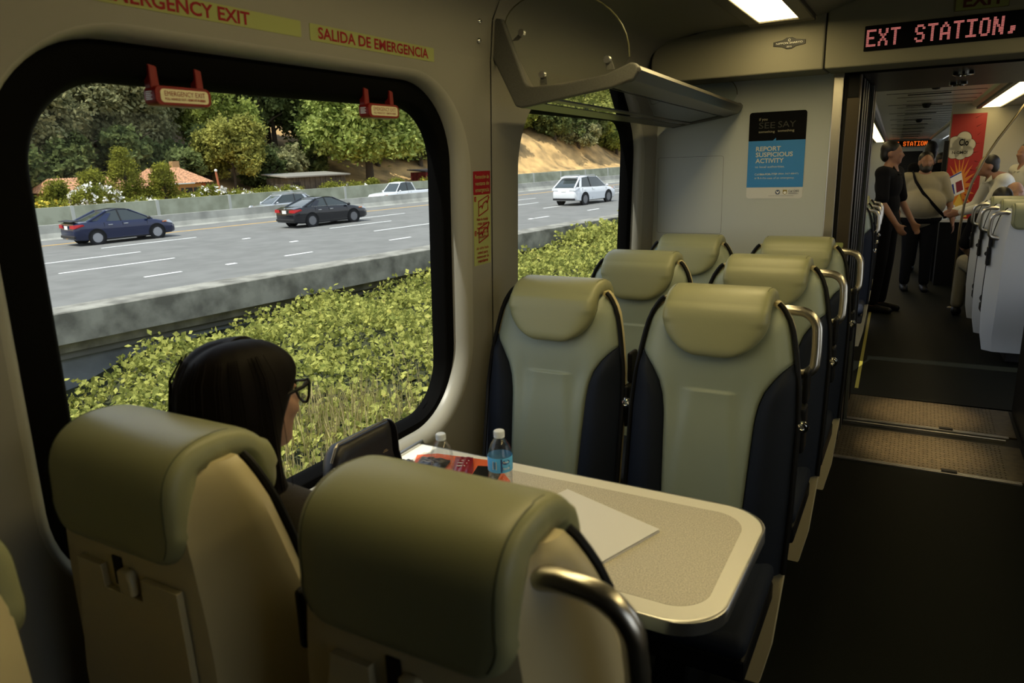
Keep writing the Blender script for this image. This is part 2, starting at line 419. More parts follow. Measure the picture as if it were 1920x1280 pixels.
gr_ = MB(); gr_.tube([(-.285, 4.62, 0), (-.285, 4.62, 1.95)], .014, 12); gr_.tube([(-.287, 4.70, 0), (-.287, 4.70, 1.95)], .010, 10); struct(gr_.build('trim_7', pmat('grey_rubber', (.05, .055, .045), .5)))
# gangway bridge plates
M_tread = pmat('bronze_tread_plate', (0.075, 0.058, 0.032), 0.42, metal=.4, noise=(30, .35))
gp = MB(); gp.box((-.36, 4.0, -.05), (.64, 5.2, -.004)); struct(gp.build('trim_8', M_black, smooth=0))
def tread(y0, y1, z, label):
    r = empty('tread_plate', (.1, y0, z)); tag(r, label, 'floor plate', 'gangway tread plates')
    a = MB(); a.box((-.42, 0, -.02), (.50, y1 - y0, 0)); a.build('plate', M_tread, r, smooth=0, bevel=.002)
    t = MB()
    for i in range(41):
        for j in range(int((y1 - y0) / .034)):
            x = -.40 + i * .02; y = .03 + j * .034; s = 1 if (i + j) % 2 else -1
            t.add([(x - .006, y - .006 * s, 0.0002), (x - .004, y - .008 * s, .0002), (x + .006, y + .006 * s, .0002), (x + .004, y + .008 * s, .0002), (x, y, .0028)], [(0, 1, 4), (1, 2, 4), (2, 3, 4), (3, 0, 4)])
    t.build('tread_pattern', M_tread, r, smooth=0)
    e = MB()
    for k in range(3): e.box((-.46, -.035 + k * .012, -.012), (.46, -.029 + k * .012, .004))
    e.build('edge_strip', M_alu, r, smooth=0)
    h = MB()
    h.box((.12, -.018, .001), (.19, .012, .010)); h.build('hinge_block', M_black, r, smooth=0, bevel=.002)
    for x in (-.3, -.15, 0.02, .28, .40):
        s_ = MB(); s_.lathe([(.004, .002), (.004, 0)], (x, .018, 0), 8); s_.build('rivet', M_chrome, r)
    return r
tread(4.02, 4.52, 0.004, 'lit chequered metal tread plate at the near edge of the gangway')
tread(4.68, 5.17, 0.004, 'lit chequered metal tread plate at the far edge of the gangway')
wb = MB(); wb.box((-.32, 4.585, -.004), (.54, 4.60, .012)); struct(wb.build('trim_9', M_alu, smooth=0))
# two small downlights in the gangway ceiling
for x, y, l in ((.13, 4.28, 'small downlight over the near tread plate'), (.13, 4.92, 'small downlight over the far tread plate')):
    r = empty('downlight', (x, y, 1.955)); tag(r, l, 'lamp', 'gangway downlights')
    b = MB(); b.lathe([(.045, 0), (.045, -.012), (.03, -.016), (.028, -.008)], (0, 0, 0), 20); b.build('bezel', M_chrome, r)
    b = MB(); b.lathe([(.027, -.0075), (.02, -.012), (.0, -.013)], (0, 0, 0), 16); b.build('lens', pmat('downlight_lens', (.8, .7, .5), .4, emis=(3, 2.1, .9, 1)), r)
    L = bpy.data.lights.new('spot', 'SPOT'); lo = bpy.data.objects.new('bulb', L); COL.objects.link(lo); lo.parent = r; lo.location = (0, 0, -.02)
    L.energy = 330; L.color = (1, .74, .42); L.spot_size = math.radians(22); L.spot_blend = 1.0; L.shadow_soft_size = .02
# ------------------------------------------------------------------ seats
KR = 0.20                                                   # recline
def sp(u, z, w): return (u, w - .02 + KR * (z - 1.22), z)   # seat faces -y; w grows towards the back
HZ = [0.08, .20, .42, .60, .85, .95, 1.02, 1.07, 1.12, 1.15, 1.175, 1.187]
HW = [.20, .225, .242, .247, .247, .240, .229, .220, .208, .194, .176, .162]
UZ = [.42, .58, .72, .85, .90, .94, .975, 1.0, 1.022]
UB = [.118, .122, .128, .134, .142, .156, .178, .200, .226]
def hw(z): return interp(z, HZ, HW)
def ub(z): return interp(z, UZ, UB)
def wfront(u, z):
    a = abs(u); h = hw(z); b = ub(z) if z < 1.022 else h * .98
    base = -.036 + .05 * (a / h) ** 8
    if z < 1.0:
        base += .012 * (1 - (a / b) ** 2) * sm((1.0 - z) / .12) if a < b else 0
        if a >= b:
            q = (a - b) / max(h - b, 1e-4)
            base = lerp(-.030, .012, q ** 3) - .030 * math.sin(PI * min(1, q ** .75)) * sm((1.03 - z) / .1)
    lat = sm((.082 + .11 * (.925 - z) - a) / .035)
    if z < .93: base -= .009 * sm((.929 - z) / .006) * lat
    # soft folds running down from the crease
    base += .004 * math.exp(-((a - .10) / .02) ** 2) * sm((z - .80) / .1) * sm((1.0 - z) / .08)
    if z > 1.12: base += .04 * ((z - 1.12) / .065) ** 2
    return base
def wback(z): return min(.105 + KR * (1.22 - z), .235)
ZR = sorted(set([.42 + i * .02 for i in range(40) if .42 + i * .02 < 1.18] + [.905, .915, .92, .923, .926, .929, .933, .94, 1.0, 1.01, 1.022, 1.03, 1.182]))
def pad_front(lo, hi, side, n=15):
    mb = MB(); zs = [z for z in ZR if lo <= z <= hi]
    vs = []; fs = []
    for z in zs:
        for i in range(n + 1):
            t = i / n
            if side == 0:
                lim = ub(z) - .0015 if z < 1.022 else hw(z) - .004
                u = lerp(-lim, lim, t)
            else: u = side * lerp(ub(z) + .0015, hw(z) - .002, t)
            q = 2 * t - 1
            notch = .006 * (abs(q) ** 14) if side == 0 else .005 * (1 - t) ** 10
            vs.append(sp(u, z, wfront(u, z) + notch))
    for j in range(len(zs) - 1):
        for i in range(n): fs.append((j * (n + 1) + i, j * (n + 1) + i + 1, (j + 1) * (n + 1) + i + 1, (j + 1) * (n + 1) + i))
    # close behind
    N = n + 1; o = len(vs)
    for z in zs:
        a = vs[zs.index(z) * N]; b = vs[zs.index(z) * N + n]
        vs.append(sp(a[0], z, .016)); vs.append(sp(b[0], z, .016))
    for j in range(len(zs) - 1):
        fs.append((j * N, (j + 1) * N, o + 2 * j + 2, o + 2 * j)); fs.append((j * N + n, (j + 1) * N + n, o + 2 * j + 3, o + 2 * j + 1)); fs.append((o + 2 * j, o + 2 * j + 1, o + 2 * j + 3, o + 2 * j + 2))
    mb.add(vs, fs); return mb
def head_path(s):
    """front bottom -> over the top -> back bottom: returns z, w, outward normal (dw, dz)"""
    P = [(1.028, -.040), (1.075, -.042), (1.12, -.043), (1.158, -.040), (1.184, -.022), (1.195, .010), (1.195, .050), (1.182, .084), (1.155, .106), (1.11, .119), (1.065, .129), (1.035, .134)]
    x = s * (len(P) - 1); i = min(int(x), len(P) - 2); f = x - i
    def cr(k):
        p0, p1, p2, p3 = [P[max(0, min(len(P) - 1, i + d))][k] for d in (-1, 0, 1, 2)]
        return .5 * ((2 * p1) + (-p0 + p2) * f + (2 * p0 - 5 * p1 + 4 * p2 - p3) * f * f + (-p0 + 3 * p1 - 3 * p2 + p3) * f ** 3)
    return cr(0), cr(1)
def headrest_mb():
    mb = MB(); nu, nv = 26, 56; vs = []
    def wid(s, z):
        if s < .5:
            if z < 1.145: return .154 * math.sqrt(max(1 - ((1.145 - z) / .121) ** 2, 0.0005))
            return .154
            return .152
        if z < 1.095:
            d = min((1.095 - z) / .06, 1); return .157 - .06 * (1 - math.sqrt(max(0, 1 - d * d)))
        return .155
    for j in range(nv + 1):
        s = j / nv; z, w = head_path(s); z2, w2 = head_path(min(1, s + .01)); z1, w1 = head_path(max(0, s - .01))
        dz, dw = z2 - z1, w2 - w1; L = math.hypot(dz, dw); nz, nw = dw / L, -dz / L
        if s < .25: nz, nw = 0, -1
        W = wid(s, z); e = min(1, s * 16, (1 - s) * 16); cap = math.sqrt(max(0, 1 - (1 - e) ** 2))
        for i in range(nu + 1):
            t = 2 * i / nu - 1; t = math.copysign(1 - (1 - abs(t)) ** 2.0, t)
            T = .027 * (max(0, 1 - abs(t) ** (9 if s < .2 else 20))) ** .5 * cap
            if s < .3: T *= 1.25
            vs.append(sp(t * W, z + nz * T, w + nw * T))
    fs = [(j * (nu + 1) + i, j * (nu + 1) + i + 1, (j + 1) * (nu + 1) + i + 1, (j + 1) * (nu + 1) + i) for j in range(nv) for i in range(nu)]
    mb.add(vs, fs)
    # inner skin so that the pad is a solid body
    o = len(mb.v); vs = []
    for j in range(nv + 1):
        z, w = head_path(j / nv); W = wid(j / nv, z)
        wi = lerp(w, .03, .22); zi = min(z, 1.18)
        vs += [sp(-W, zi, wi), sp(W, zi, wi)]
    fs = [(2 * j, 2 * j + 1, 2 * j + 3, 2 * j + 2) for j in range(nv)]; mb.add(vs, fs)
    N = nu + 1; e = []
    for j in range(nv):
        e += [(j * N, (j + 1) * N, o + 2 * j + 2, o + 2 * j), (j * N + nu, (j + 1) * N + nu, o + 2 * j + 3, o + 2 * j + 1)]
    mb.f += e; mb.mi += [0] * len(e)
    return mb
def piping_mb(sg):
    mb = MB()
    if True:
        for off, r in ((.0, .0012),):
            pts = []
            for j in range(24, 55):
                s = j / 56; z, w = head_path(s); z2, w2 = head_path(min(1, s + .01)); z1, w1 = head_path(max(0, s - .01))
                dz, dw = z2 - z1, w2 - w1; L = math.hypot(dz, dw); nz, nw = dw / L, -dz / L
                if s < .25: nz, nw = 0, -1
                W = .152 if s < .5 else (.155 if z > 1.095 else .157 - .06 * (1 - math.sqrt(max(0, 1 - min((1.095 - z) / .06, 1) ** 2))))
                tt = .90 + off / .152
                T = .027 * (1 - tt ** 20) ** .5 * min(1, (1 - s) * 16) - .0002
                if s < .3: T *= 1.25
                pts.append(sp(sg * tt * W, z + nz * T, w + nw * T))
            mb.tube(pts, r, 6)
    return mb
def shell_mb():
    mb = MB(); zs = [.08, .14, .20, .30, .42, .60, .80, .90, .95, 1.0, 1.05, 1.09, 1.12, 1.14, 1.155, 1.168, 1.177, 1.183, 1.186]
    rings = []
    for z in zs:
        h = hw(z) + .004; b = wback(z) if z > .55 else lerp(.10, wback(.55), sm((z - .08) / .47))
        k = sm((1.190 - z) / .020)          # rounds over at the top
        b = lerp(.062, b, k ** .6)
        fl = .69
        x0, w0 = h * .985, .048
        x1, w1 = h * fl, b
        ex, ew = lerp(x1, x0, .16), lerp(w1, w0, .16)
        half = [(h, .014), (h + .003, .030), (x0 + .002, .042), (lerp(x1, x0, .92), lerp(w1, w0, .93)), (lerp(x1, x0, .5), lerp(w1, w0, .52)), (ex, ew), (lerp(x1, x0, .05), lerp(w1, w0, .03)), (x1 * .90, b + .001), (x1 * .5, b + .003)]
        ring = [sp(-u, z, w) for u, w in half] + [sp(0, z, b + .004)] + [sp(u, z, w) for u, w in reversed(half)]
        rings.append(ring)
    mb.loft(rings); return mb
def rim_mb(sg):
    mb = MB()
    if True:
        mb.tube([sp(sg * (hw(z) + .003), z, .006) for z in [.42 + .03 * i for i in range(25)] + [1.16, 1.175, 1.184]], .0075, 8)
    return mb
ARM = [M_black, M_chrome]
def build_seat(label, group, aisle, shellmat=M_shell, tray=True, handle=True):
    """aisle = +1 or -1: the local side the grab handle is on"""
    r = empty('rail_seat'); tag(r, label, 'seat', group)
    sh = shell_mb().build('back_shell', shellmat, r, smooth=28)
    for sg in (-1, 1): rim_mb(sg).build('edge_piping', M_black, r)
    pad_front(.42, 1.182, 0, 24).build('backrest', M_leather, r, smooth=180)
    for sg in (-1, 1): pad_front(.42, 1.022, sg).build('side_bolster', M_navy, r, smooth=180)
    hd = headrest_mb().build('headrest', M_leather2, r, smooth=180)
    for sg in (-1, 1): piping_mb(sg).build('piping', pmat('dark_sage_piping', (.07, .08, .045), .5), hd)
    if tray:
        pn = MB(); B = .0885
        pn.prism([(-.150, .60), (-.138, 1.003), (-.052, 1.003), (-.050, .965), (.045, .965), (.047, 1.003), (.110, 1.003), (.150, .78), (.158, .60)], B, B + .011, 'y')
        pn.prism([(.047, 1.003), (.110, 1.003), (.112, 1.000), (.047, 1.000)], B, B + .0112, 'y')
        tb = pn.build('seatback_tray', shellmat, r, smooth=30, bevel=.006, seg=3)
        lt = MB(); lt.prism([(-.034, .968), (-.034, .995), (-.026, 1.010), (.000, 1.010), (.000, .968)], B, B + .016, 'y')
        lt.build('latch', shellmat, r, smooth=30, bevel=.005, seg=3)
        ls = MB(); ls.prism([(.004, .972), (.004, 1.022), (.026, 1.022), (.026, .972)], B, B + .003, 'y'); ls.build('latch_slot', M_black, r, smooth=0)
    if handle:
        a = aisle
        pts = [sp(a * .150, 1.150, .075), sp(a * .185, 1.156, .072)]
        for i in range(9):
            t = math.radians(90 - 90 * i / 8); pts.append(sp(a * (.215 + .055 * math.cos(t)), 1.098 + .056 * math.sin(t), .072 + .004 * i / 8))
        pts += [sp(a * .272, 1.06, .078), sp(a * .272, 1.03, .08)]
        for i in range(1, 8):
            t = math.radians(-75 * i / 7); pts.append(sp(a * (.232 + .040 * math.cos(t)), 1.012 + .040 * math.sin(t), .08))
        pts += [sp(a * .205, .965, .08)]
        hb = MB(); hb.tube(pts, .0145, 16); hb.build('grab_handle', M_steel, r)
    br = MB(); x = .262
    br.box((x - .016, -.085, .76), (x + .004, -.020, .90)); ab = br.build('armrest_bracket', M_black, r, smooth=0, bevel=.012, seg=3)
    bo = MB(); bo.lathe([(.0175, 0), (.0175, -.004), (.013, -.005), (.013, -.010), (.007, -.011), (.006, -.008), (0, -.008)], (x - .002, -.085, .845), 18, axis='y')
    bo.build('hub_bolt', M_chrome, ab)
    am = MB(); am.box((x - .014, -.05, .90), (x + .002, .015, 1.0)); am.build('armrest', M_black, r, smooth=0, bevel=.014, seg=3)
    cu = MB(); cu.box((-.225, -.60, .40), (.225, -.175, .465)); cu.build('seat_cushion', M_navy, r, smooth=30, bevel=.03, seg=4)
    pn = MB(); pn.box((-.222, -.58, .335), (.222, -.18, .40)); pn.build('seat_pan', M_black, r, smooth=0, bevel=.01)
    ft = MB(); ft.prism([(-.50, 0), (-.40, .335), (-.22, .335), (-.16, 0)], -.05, .05, 'x'); ft.build('pedestal', M_black, r, smooth=0, bevel=.01)
    return r
def relabel(o, label, group=None):
    o['label'] = label
    if group: o['group'] = group
    return o
aisle_proto = build_seat('sage leather seat at the aisle end of the table, facing the camera', 'seats beyond the table', 1)
aisle_proto.location = (-.4935, 2.16, 0)
win_proto = build_seat('sage leather seat across the table by the window, facing the camera', 'seats beyond the table', 1, handle=False)
win_proto.location = (-1.022, 2.16, 0)
for y, x, pr, l in ((2.905, -.488, aisle_proto, 'sage leather aisle seat in the middle row behind the table seats'),
                    (2.92, -1.002, win_proto, 'sage leather window seat in the middle row below the luggage rack'),
                    (3.60, -.478, aisle_proto, 'sage leather aisle seat in the last row against the bulkhead below the poster'),
                    (3.62, -.986, win_proto, 'sage leather window seat in the last row against the bulkhead below the access panel')):
    c = copy_tree(pr); c.location = (x, y, 0); relabel(c, l)
near_aisle = build_seat('large seat seen from behind with olive headrest and curved grab handle beside the table', 'seats on the near side of the table', -1)
near_aisle.location = (-.4935, .67, 0); near_aisle.rotation_euler = (0, 0, PI)
near_win = build_seat('seat seen from behind with the dark-haired passenger in it, beside the big window', 'seats on the near side of the table', -1, handle=False)
near_win.location = (-1.035, .665, 0); near_win.rotation_euler = (0, 0, PI)
behind = copy_tree(win_proto); behind.location = (-1.07, .285, 0)
relabel(behind, 'shadowed seat at the lower left corner, back to back with the window passenger seat', 'seats on the near side of the table')

# ------------------------------------------------------------------ table
M_tabrim = pmat('table_rim_laminate', (0.72, 0.69, 0.58), 0.35)
M_tabin = pmat('speckled_beige_laminate', (0.54, 0.50, 0.40), 0.45, noise=(350, .38), bump=(500, .05))
tb = empty('folding_table', (-.80, 1.455, 0)); tag(tb, 'beige speckled table with pale rim between the facing seats', 'table')
def arcs(corners, n=8):
    P = []
    for (cx, cy, r, a0, a1) in corners:
        if r == 0: P.append((cx, cy)); continue
        for i in range(n + 1):
            a = math.radians(lerp(a0, a1, i / n)); P.append((cx + r * math.cos(a), cy + r * math.sin(a)))
    return P
outl = [(-1.322, 1.195), (-.395, 1.190)] + arcs([(-.370, 1.300, .110, -85, -8), (-.360, 1.605, .108, 5, 85)]) + [(-.40, 1.714), (-1.322, 1.722)]
inl = [(-1.27, 1.240), (-.400, 1.238)] + arcs([(-.375, 1.315, .078, -85, -8), (-.375, 1.590, .078, 5, 85)]) + [(-.42, 1.667), (-1.27, 1.672)]
def off(P, d):
    c = (-.8, 1.455); return [(x + d * (1 if x > -.6 else -.0), y + d * (1 if y > 1.455 else -1)) for x, y in P]
o_ = tb.location
def loc(P): return [(x - o_.x, y - o_.y) for x, y in P]
t = MB(); t.prism(loc(outl), .712, .7395, 'z'); t.build('tabletop', M_tabrim, tb, smooth=30)
t = MB(); t.prism(loc(inl), .7390, .7402, 'z'); t.build('inlay', M_tabin, tb, smooth=30)
t = MB(); a = off(outl, .005); t.loft([[(x, y, .710) for x, y in loc(a)], [(x, y, .738) for x, y in loc(a)], [(x, y, .7408) for x, y in loc(off(outl, .002))], [(x, y, .7404) for x, y in loc(off(outl, -.0015))], [(x, y, .710) for x, y in loc(off(outl, -.0015))]], caps=False, closed=True)
t.build('edge_band', M_alu, tb, smooth=50)
t = MB(); t.prism([(.06, .0), (.10, .0), (.07, .70), (-.07, .70), (-.10, 0)], -.12, -.04, 'x'); t.M = None
t.build('pedestal', M_black, tb, smooth=0, bevel=.01)
t = MB(); t.box((-1.330 - o_.x, 1.19 - o_.y, .70), (-1.316 - o_.x, 1.735 - o_.y, .752)); t.build('wall_rail', M_alu, tb, smooth=0, bevel=.005)
# ------------------------------------------------------------------ signs on the window wall
def wx(z, d=.0015): return xw(z) + d
YA, ZA = Vector((0, 1, 0)), Vector((.035, 0, 1)).normalized()
def wall_strip(mb, y0, y1, z0, z1, d=.0012, mi=0, r=.003):
    P = rrect(y0, y1, z0, z1, r, 3)
    mb.loft([[(xw(z) - .001, y, z) for y, z in P], [(wx(z, d), y, z) for y, z in P]], mi)
def lettered_strip(name, label, cat, y0, y1, z0, z1, lines):
    r = empty(name, (xw(z0), (y0 + y1) / 2, z0)); tag(r, label, cat)
    mb = MB(Matrix.Translation(-r.location)); wall_strip(mb, y0, y1, z0, z1); mb.build('backing', M_lum, r, smooth=0)
    tx = MB(Matrix.Translation(-r.location))
    for (s, ty, tz, w, h, b) in lines: tx.text(s, w, h, (wx(tz, .0016), ty, tz), YA, ZA, bold=b, depth=.0004)
    tx.build('lettering', M_redink, r, smooth=0)
    return r
lettered_strip('exit_sign', 'yellow strip above the big window reading EMERGENCY EXIT in red', 'sign', .78, 1.318, 1.895, 1.930, [('EMERGENCY EXIT', .845, 1.8995, .325, .0265, .025)])
lettered_strip('exit_sign', 'yellow strip reading SALIDA DE EMERGENCIA in red', 'sign', 1.346, 1.846, 1.8925, 1.9300, [('SALIDA DE EMERGENCIA', 1.372, 1.8985, .445, .0265, .025)])
# instruction sticker on the pillar
r = empty('instruction_sticker', (xw(1.264), 2.106, 1.264)); tag(r, 'narrow yellow and red window removal sticker on the pillar between the windows', 'sticker')
T0 = Matrix.Translation(-r.location)
mb = MB(T0); wall_strip(mb, 2.052, 2.160, 1.264, 1.520, .0010); mb.build('backing', M_lum, r, smooth=0)
mb = MB(T0); wall_strip(mb, 2.052, 2.160, 1.500, 1.577, .0012); mb.build('red_header', M_redink, r, smooth=0)
tx = MB(T0)
for i, s in enumerate(('Remoción de', 'ventana de', 'emergencia')): tx.text(s, .088, .013, (wx(1.555 - i * .021, .0018), 2.106, 1.5525 - i * .0215), YA, ZA, align='c', bold=.005, depth=.0003)
tx.build('header_lettering', M_lum, r, smooth=0)
tx = MB(T0)
for i, s in enumerate(('Hale la manija', 'roja para', 'remover la', 'moldura de', 'caucho')): tx.text(s, .074 - .012 * (i in (1, 4)), .0105, (wx(1.41, .0014), 2.106, 1.4145 - i * .0148), YA, ZA, align='c', bold=.02, depth=.0003)
for i, s in enumerate(('Hale la manija', 'del vidrio hacia', 'usted para', 'remover la', 'ventana')): tx.text(s, .078 - .012 * (i in (2, 4)), .0105, (wx(1.30, .0014), 2.106, 1.3315 - i * .0148), YA, ZA, align='c', bold=.02, depth=.0003)
for z, s in ((1.478, '1'), (1.393 - .028, '2')):
    wall_strip(tx, 2.056, 2.068, z, z + .017, .0014)
def pictogram(z0, tilt):
    pts = [(2.082, z0), (2.142, z0 + .018), (2.142 + .004, z0 + .066), (2.082, z0 + .048)]
    tx.tube([(wx(z, .0014), y, z) for y, z in pts], .0022, 6, closed=True)
    tx.tube([(wx(z, .0014), y, z) for y, z in ((2.088, z0 + .028), (2.100, z0 + .034), (2.104, z0 + .024), (2.112, z0 + .04), (2.132, z0 + .048), (2.136, z0 + .040), (2.150, z0 + .060 + tilt))], .0022, 6)
pictogram(1.430, 0); pictogram(1.346 - .006, .004)
tx.build('instructions', M_redink, r, smooth=0)
tx = MB(T0)
for z, s in ((1.4805, '1'), (1.3675, '2')): tx.text(s, None, .011, (wx(z, .0019), 2.062, z), YA, ZA, align='c', bold=.02, depth=.0003)
tx.build('step_numbers', M_lum, r, smooth=0)

# red pull handles on the gasket
def pull_handle(y0, y1, label):
    x0 = -1.345; r = empty('pull_handle', (x0, (y0 + y1) / 2, 1.73)); tag(r, label, 'emergency handle', 'red emergency pull handles')
    T = Matrix.Translation(-r.location); z0, z1 = 1.731, 1.768
    mb = MB(T); P = rrect(y0, y1, z0, z1, .012, 5)
    mb.loft([[(x0 + .004, y, z) for y, z in P], [(x0 + .034, y, z) for y, z in P], [(x0 + .037, lerp(y, (y0 + y1) / 2, .02), lerp(z, (z0 + z1) / 2, .06)) for y, z in P]])
    mb.build('grip', M_red, r, smooth=40)
    for ya, yb in ((y0 + .002, y0 + .022), (y1 - .024, y1 - .006)):
        mb = MB(T); mb.prism([(ya, z1 - .006), (yb, z1 - .006), (yb - .002, z1 + .036), (ya, z1 + .040)], x0 + .006, x0 + .026, 'x'); mb.build('bracket', M_red, r, smooth=0, bevel=.003)
    mb = MB(T); P = rrect(y0 + .012, y1 - .008, z0 + .006, z1 - .006, .007, 4); mb.loft([[(x0 + .0365, y, z) for y, z in P], [(x0 + .0378, y, z) for y, z in P]])
    mb.build('label_plate', pmat('cream_label', (.62, .60, .40), .5), r, smooth=0)
    mb = MB(T); w = (y1 - y0) * .72
    mb.text('EMERGENCY EXIT', w, .0095, (x0 + .0382, (y0 + y1) / 2 + .002, z0 + .018), (0, 1, 0), (0, 0, 1), align='c', bold=.0, depth=.0003)
    mb.text('PULL HANDLE OUT - REMOVE RUBBER', w, .0048, (x0 + .0382, (y0 + y1) / 2 + .002, z0 + .010), (0, 1, 0), (0, 0, 1), align='c', bold=.02, depth=.0003)
    mb.build('lettering', M_redink, r, smooth=0)
    mb = MB(T)
    for i in range(5): mb.box((x0 + .010, y0 - .0006, z1 - .012 - i * .0035), (x0 + .028 - .003 * (i % 2), y0 + .0002, z1 - .0105 - i * .0035))
    mb.build('side_print', M_whitep, r, smooth=0)
pull_handle(.945, 1.075, 'red emergency pull handle near the upper left corner of the big window')
pull_handle(1.575, 1.708, 'red emergency pull handle below the SALIDA DE EMERGENCIA strip')
# etched maker marks on the big pane
mk = MB(); G = lambda z: -1.383 + .035 * (z - 1.2) + .001
mk.text('NASG', .034, .009, (G(1.664), .836, 1.662), (0, -1, 0), (0, 0, 1), bold=.0, depth=-.0003)
mk.text('TEMPERED', .03, .004, (G(1.675), .836, 1.676), (0, -1, 0), (0, 0, 1), depth=-.0003)
mk.cbox((G(1.655), .846, 1.657), (.0005, .007, .007))
mk.build('glass_mark', M_blackp, w1, smooth=0)
mk = MB(); mk.box((G(.9), 1.79, .916), (G(.9) + .0004, 1.812, .923)); mk.cbox((G(.9), 1.783, .9195), (.0005, .007, .007))
for i in range(3): mk.box((G(.9), 1.783, .894 + i * .006), (G(.9) + .0004, 1.806, .8965 + i * .006))
mk.build('glass_mark', M_blackp, w1, smooth=0)

# ------------------------------------------------------------------ luggage rack
rk = empty('luggage_rack', (-1.25, 2.2, 1.80)); tag(rk, 'overhead luggage rack with smoked glass base above the second window', 'luggage rack')
TR = Matrix.Translation(-rk.location)
def skew(x, y): return x - .055 * (y - 2.2) / 1.73 * max(0, (x + 1.28) / .5)
brk = [(-1.272, 2.060), (-1.236, 2.054), (-1.228, 2.030), (-1.160, 1.856), (-1.150, 1.842), (-1.135, 1.837), (-1.02, 1.838), (-.875, 1.856), (-.800, 1.882), (-.785, 1.881), (-.773, 1.868), (-.776, 1.856), (-.790, 1.833), (-.857, 1.815), (-1.176, 1.774), (-1.196, 1.780), (-1.278, 1.94)]
for y in (2.188, 3.905):
    b = MB(TR); b.prism([(skew(x, y), z - .022 * (y - 2.2) / 1.73) for x, z in brk], y, y + .028, 'y'); b.build('end_bracket', M_granite, rk, smooth=0, bevel=.006, seg=3)
b = MB(TR)
def rail(mb, sec, y0=2.21, y1=3.91): mb.loft([[(skew(x, y), y, z - .022 * (y - 2.2) / 1.73) for x, z in sec] for y in (y0, y1)])
rail(b, [(-.775, 1.872), (-.770, 1.860), (-.792, 1.832), (-.800, 1.829), (-.870, 1.818), (-.870, 1.828), (-.815, 1.840), (-.790, 1.872), (-.783, 1.876)])
b.build('front_rail', pmat('dark_aluminium', (.16, .15, .13), .38, metal=.9), rk, smooth=30)
b = MB(TR); rail(b, [(-1.115, 1.786), (-1.185, 1.776), (-1.20, 1.79), (-1.115, 1.796)]); rail(b, [(-1.06, 1.792), (-1.085, 1.789), (-1.085, 1.797), (-1.06, 1.80)]); b.build('back_rail', pmat('dark_aluminium', (.16, .15, .13), .38, metal=.9), rk, smooth=30)
b = MB(TR); rail(b, [(-.868, 1.822), (-1.117, 1.7875), (-1.117, 1.7935), (-.868, 1.828)]); b.build('glass_shelf', G_smoke, rk, smooth=0)
b = MB(TR); rail(b, [(-.885, 1.8185), (-.889, 1.818), (-.889, 1.8192), (-.885, 1.8197)]); b.build('glass_bead', M_black, rk, smooth=0)
for y, s in ((2.199, 1.0), (3.915, .62)):
    P = []
    for i in range(21):
        t = i / 20; a = PI * t
        P.append((skew(-1.02 - .215 * math.cos(a), y), 1.90 + (1 - t) * .12 * s + .150 * s * math.sin(a) ** .9))
    b = MB(TR); b.prism(P + [(skew(-.83, y), 1.86), (skew(-1.13, y), 1.835)], y, y + .004, 'y'); b.build('clear_end_panel', G_clear, rk, smooth=0)
    b = MB(TR); b.tube([(x, y + .002, z) for x, z in P], .0022, 6); b.build('panel_edge', pmat('acrylic_edge', (.10, .095, .05), .3), rk)
    for (x, z, ax, az) in ((-1.165, 2.004, -.03, -.02), (-1.094, 1.872, 0, -.03), (-.872, 1.897, .008, -.03)):
        if s < 1: continue
        b = MB(TR); b.prism([(x - .010, z + .002), (x + .010, z + .002), (x + ax + .014, z + az), (x + ax - .012, z + az)], y - .004, y - .001, 'y')
        cl = b.build('clip', M_granite, rk, smooth=0, bevel=.001)
        b = MB(TR); b.lathe([(0, -.016), (.010, -.016), (.0115, -.013), (.0115, -.004), (.007, -.003), (.007, 0)], (x, y, z), 16, axis='y'); b.build('knob', M_alu, cl)

# ------------------------------------------------------------------ bulkhead poster, plate, display, exit sign
XA, ZZ = Vector((1, 0, 0)), Vector((0, 0, 1))
ps = empty('safety_poster', (-.66, 3.949, 1.38)); tag(ps, 'black, blue and white security notice poster on the bulkhead', 'poster')
TP = Matrix.Translation(-ps.location)
PX0, PX1, PZ0, PZ1 = -.796, -.521, 1.380, 1.808
def pflat(mb, P, d=.001, mi=0): mb.loft([[(x, 3.9495, z) for x, z in P], [(x, 3.9495 - d, z) for x, z in P]], mi)
b = MB(TP); pflat(b, rrect(PX0, PX1, PZ0, PZ1, .014, 5), .0015); b.build('sheet', pmat('poster_white', (.55, .56, .56), .45), ps, smooth=0)
zb0, zb1 = 1.436, 1.668
b = MB(TP); pflat(b, [(PX0, zb0), (PX1, zb0), (PX1, zb1), (-.662, zb1), (-.662, zb1 + .013), (-.676, zb1), (PX0, zb1)], .0025); b.build('blue_field', pmat('poster_blue', (.028, .20, .52), .45), ps, smooth=0)
R = rrect(PX0, PX1, PZ0, PZ1, .014, 5)
b = MB(TP); pflat(b, [(PX0, zb1 - .001), (PX1, zb1 - .001)] + [p for p in R if p[1] > 1.75], .0021); b.build('black_field', M_blackp, ps, smooth=0)
def pt(mb, s, x, z, h, w=None, bold=0.0): mb.text(s, w, h, (x, 3.9469, z), XA, ZZ, bold=bold, depth=-.0 + .0002)
b = MB(TP)
pt(b, 'if you', -.748, 1.767, .013); pt(b, 'something', -.748, 1.707, .011, .078); pt(b, 'something', -.655, 1.709, .011, .078)
b.build('thin_lettering', pmat('poster_cream', (.30, .28, .20), .5), ps, smooth=0)
b = MB(TP); pt(b, 'SEE', -.748, 1.728, .030, .078); pt(b, 'SAY', -.655, 1.730, .030, .084); b.build('dim_lettering', pmat('poster_dim', (.022, .022, .018), .5), ps, smooth=0)
b = MB(TP)
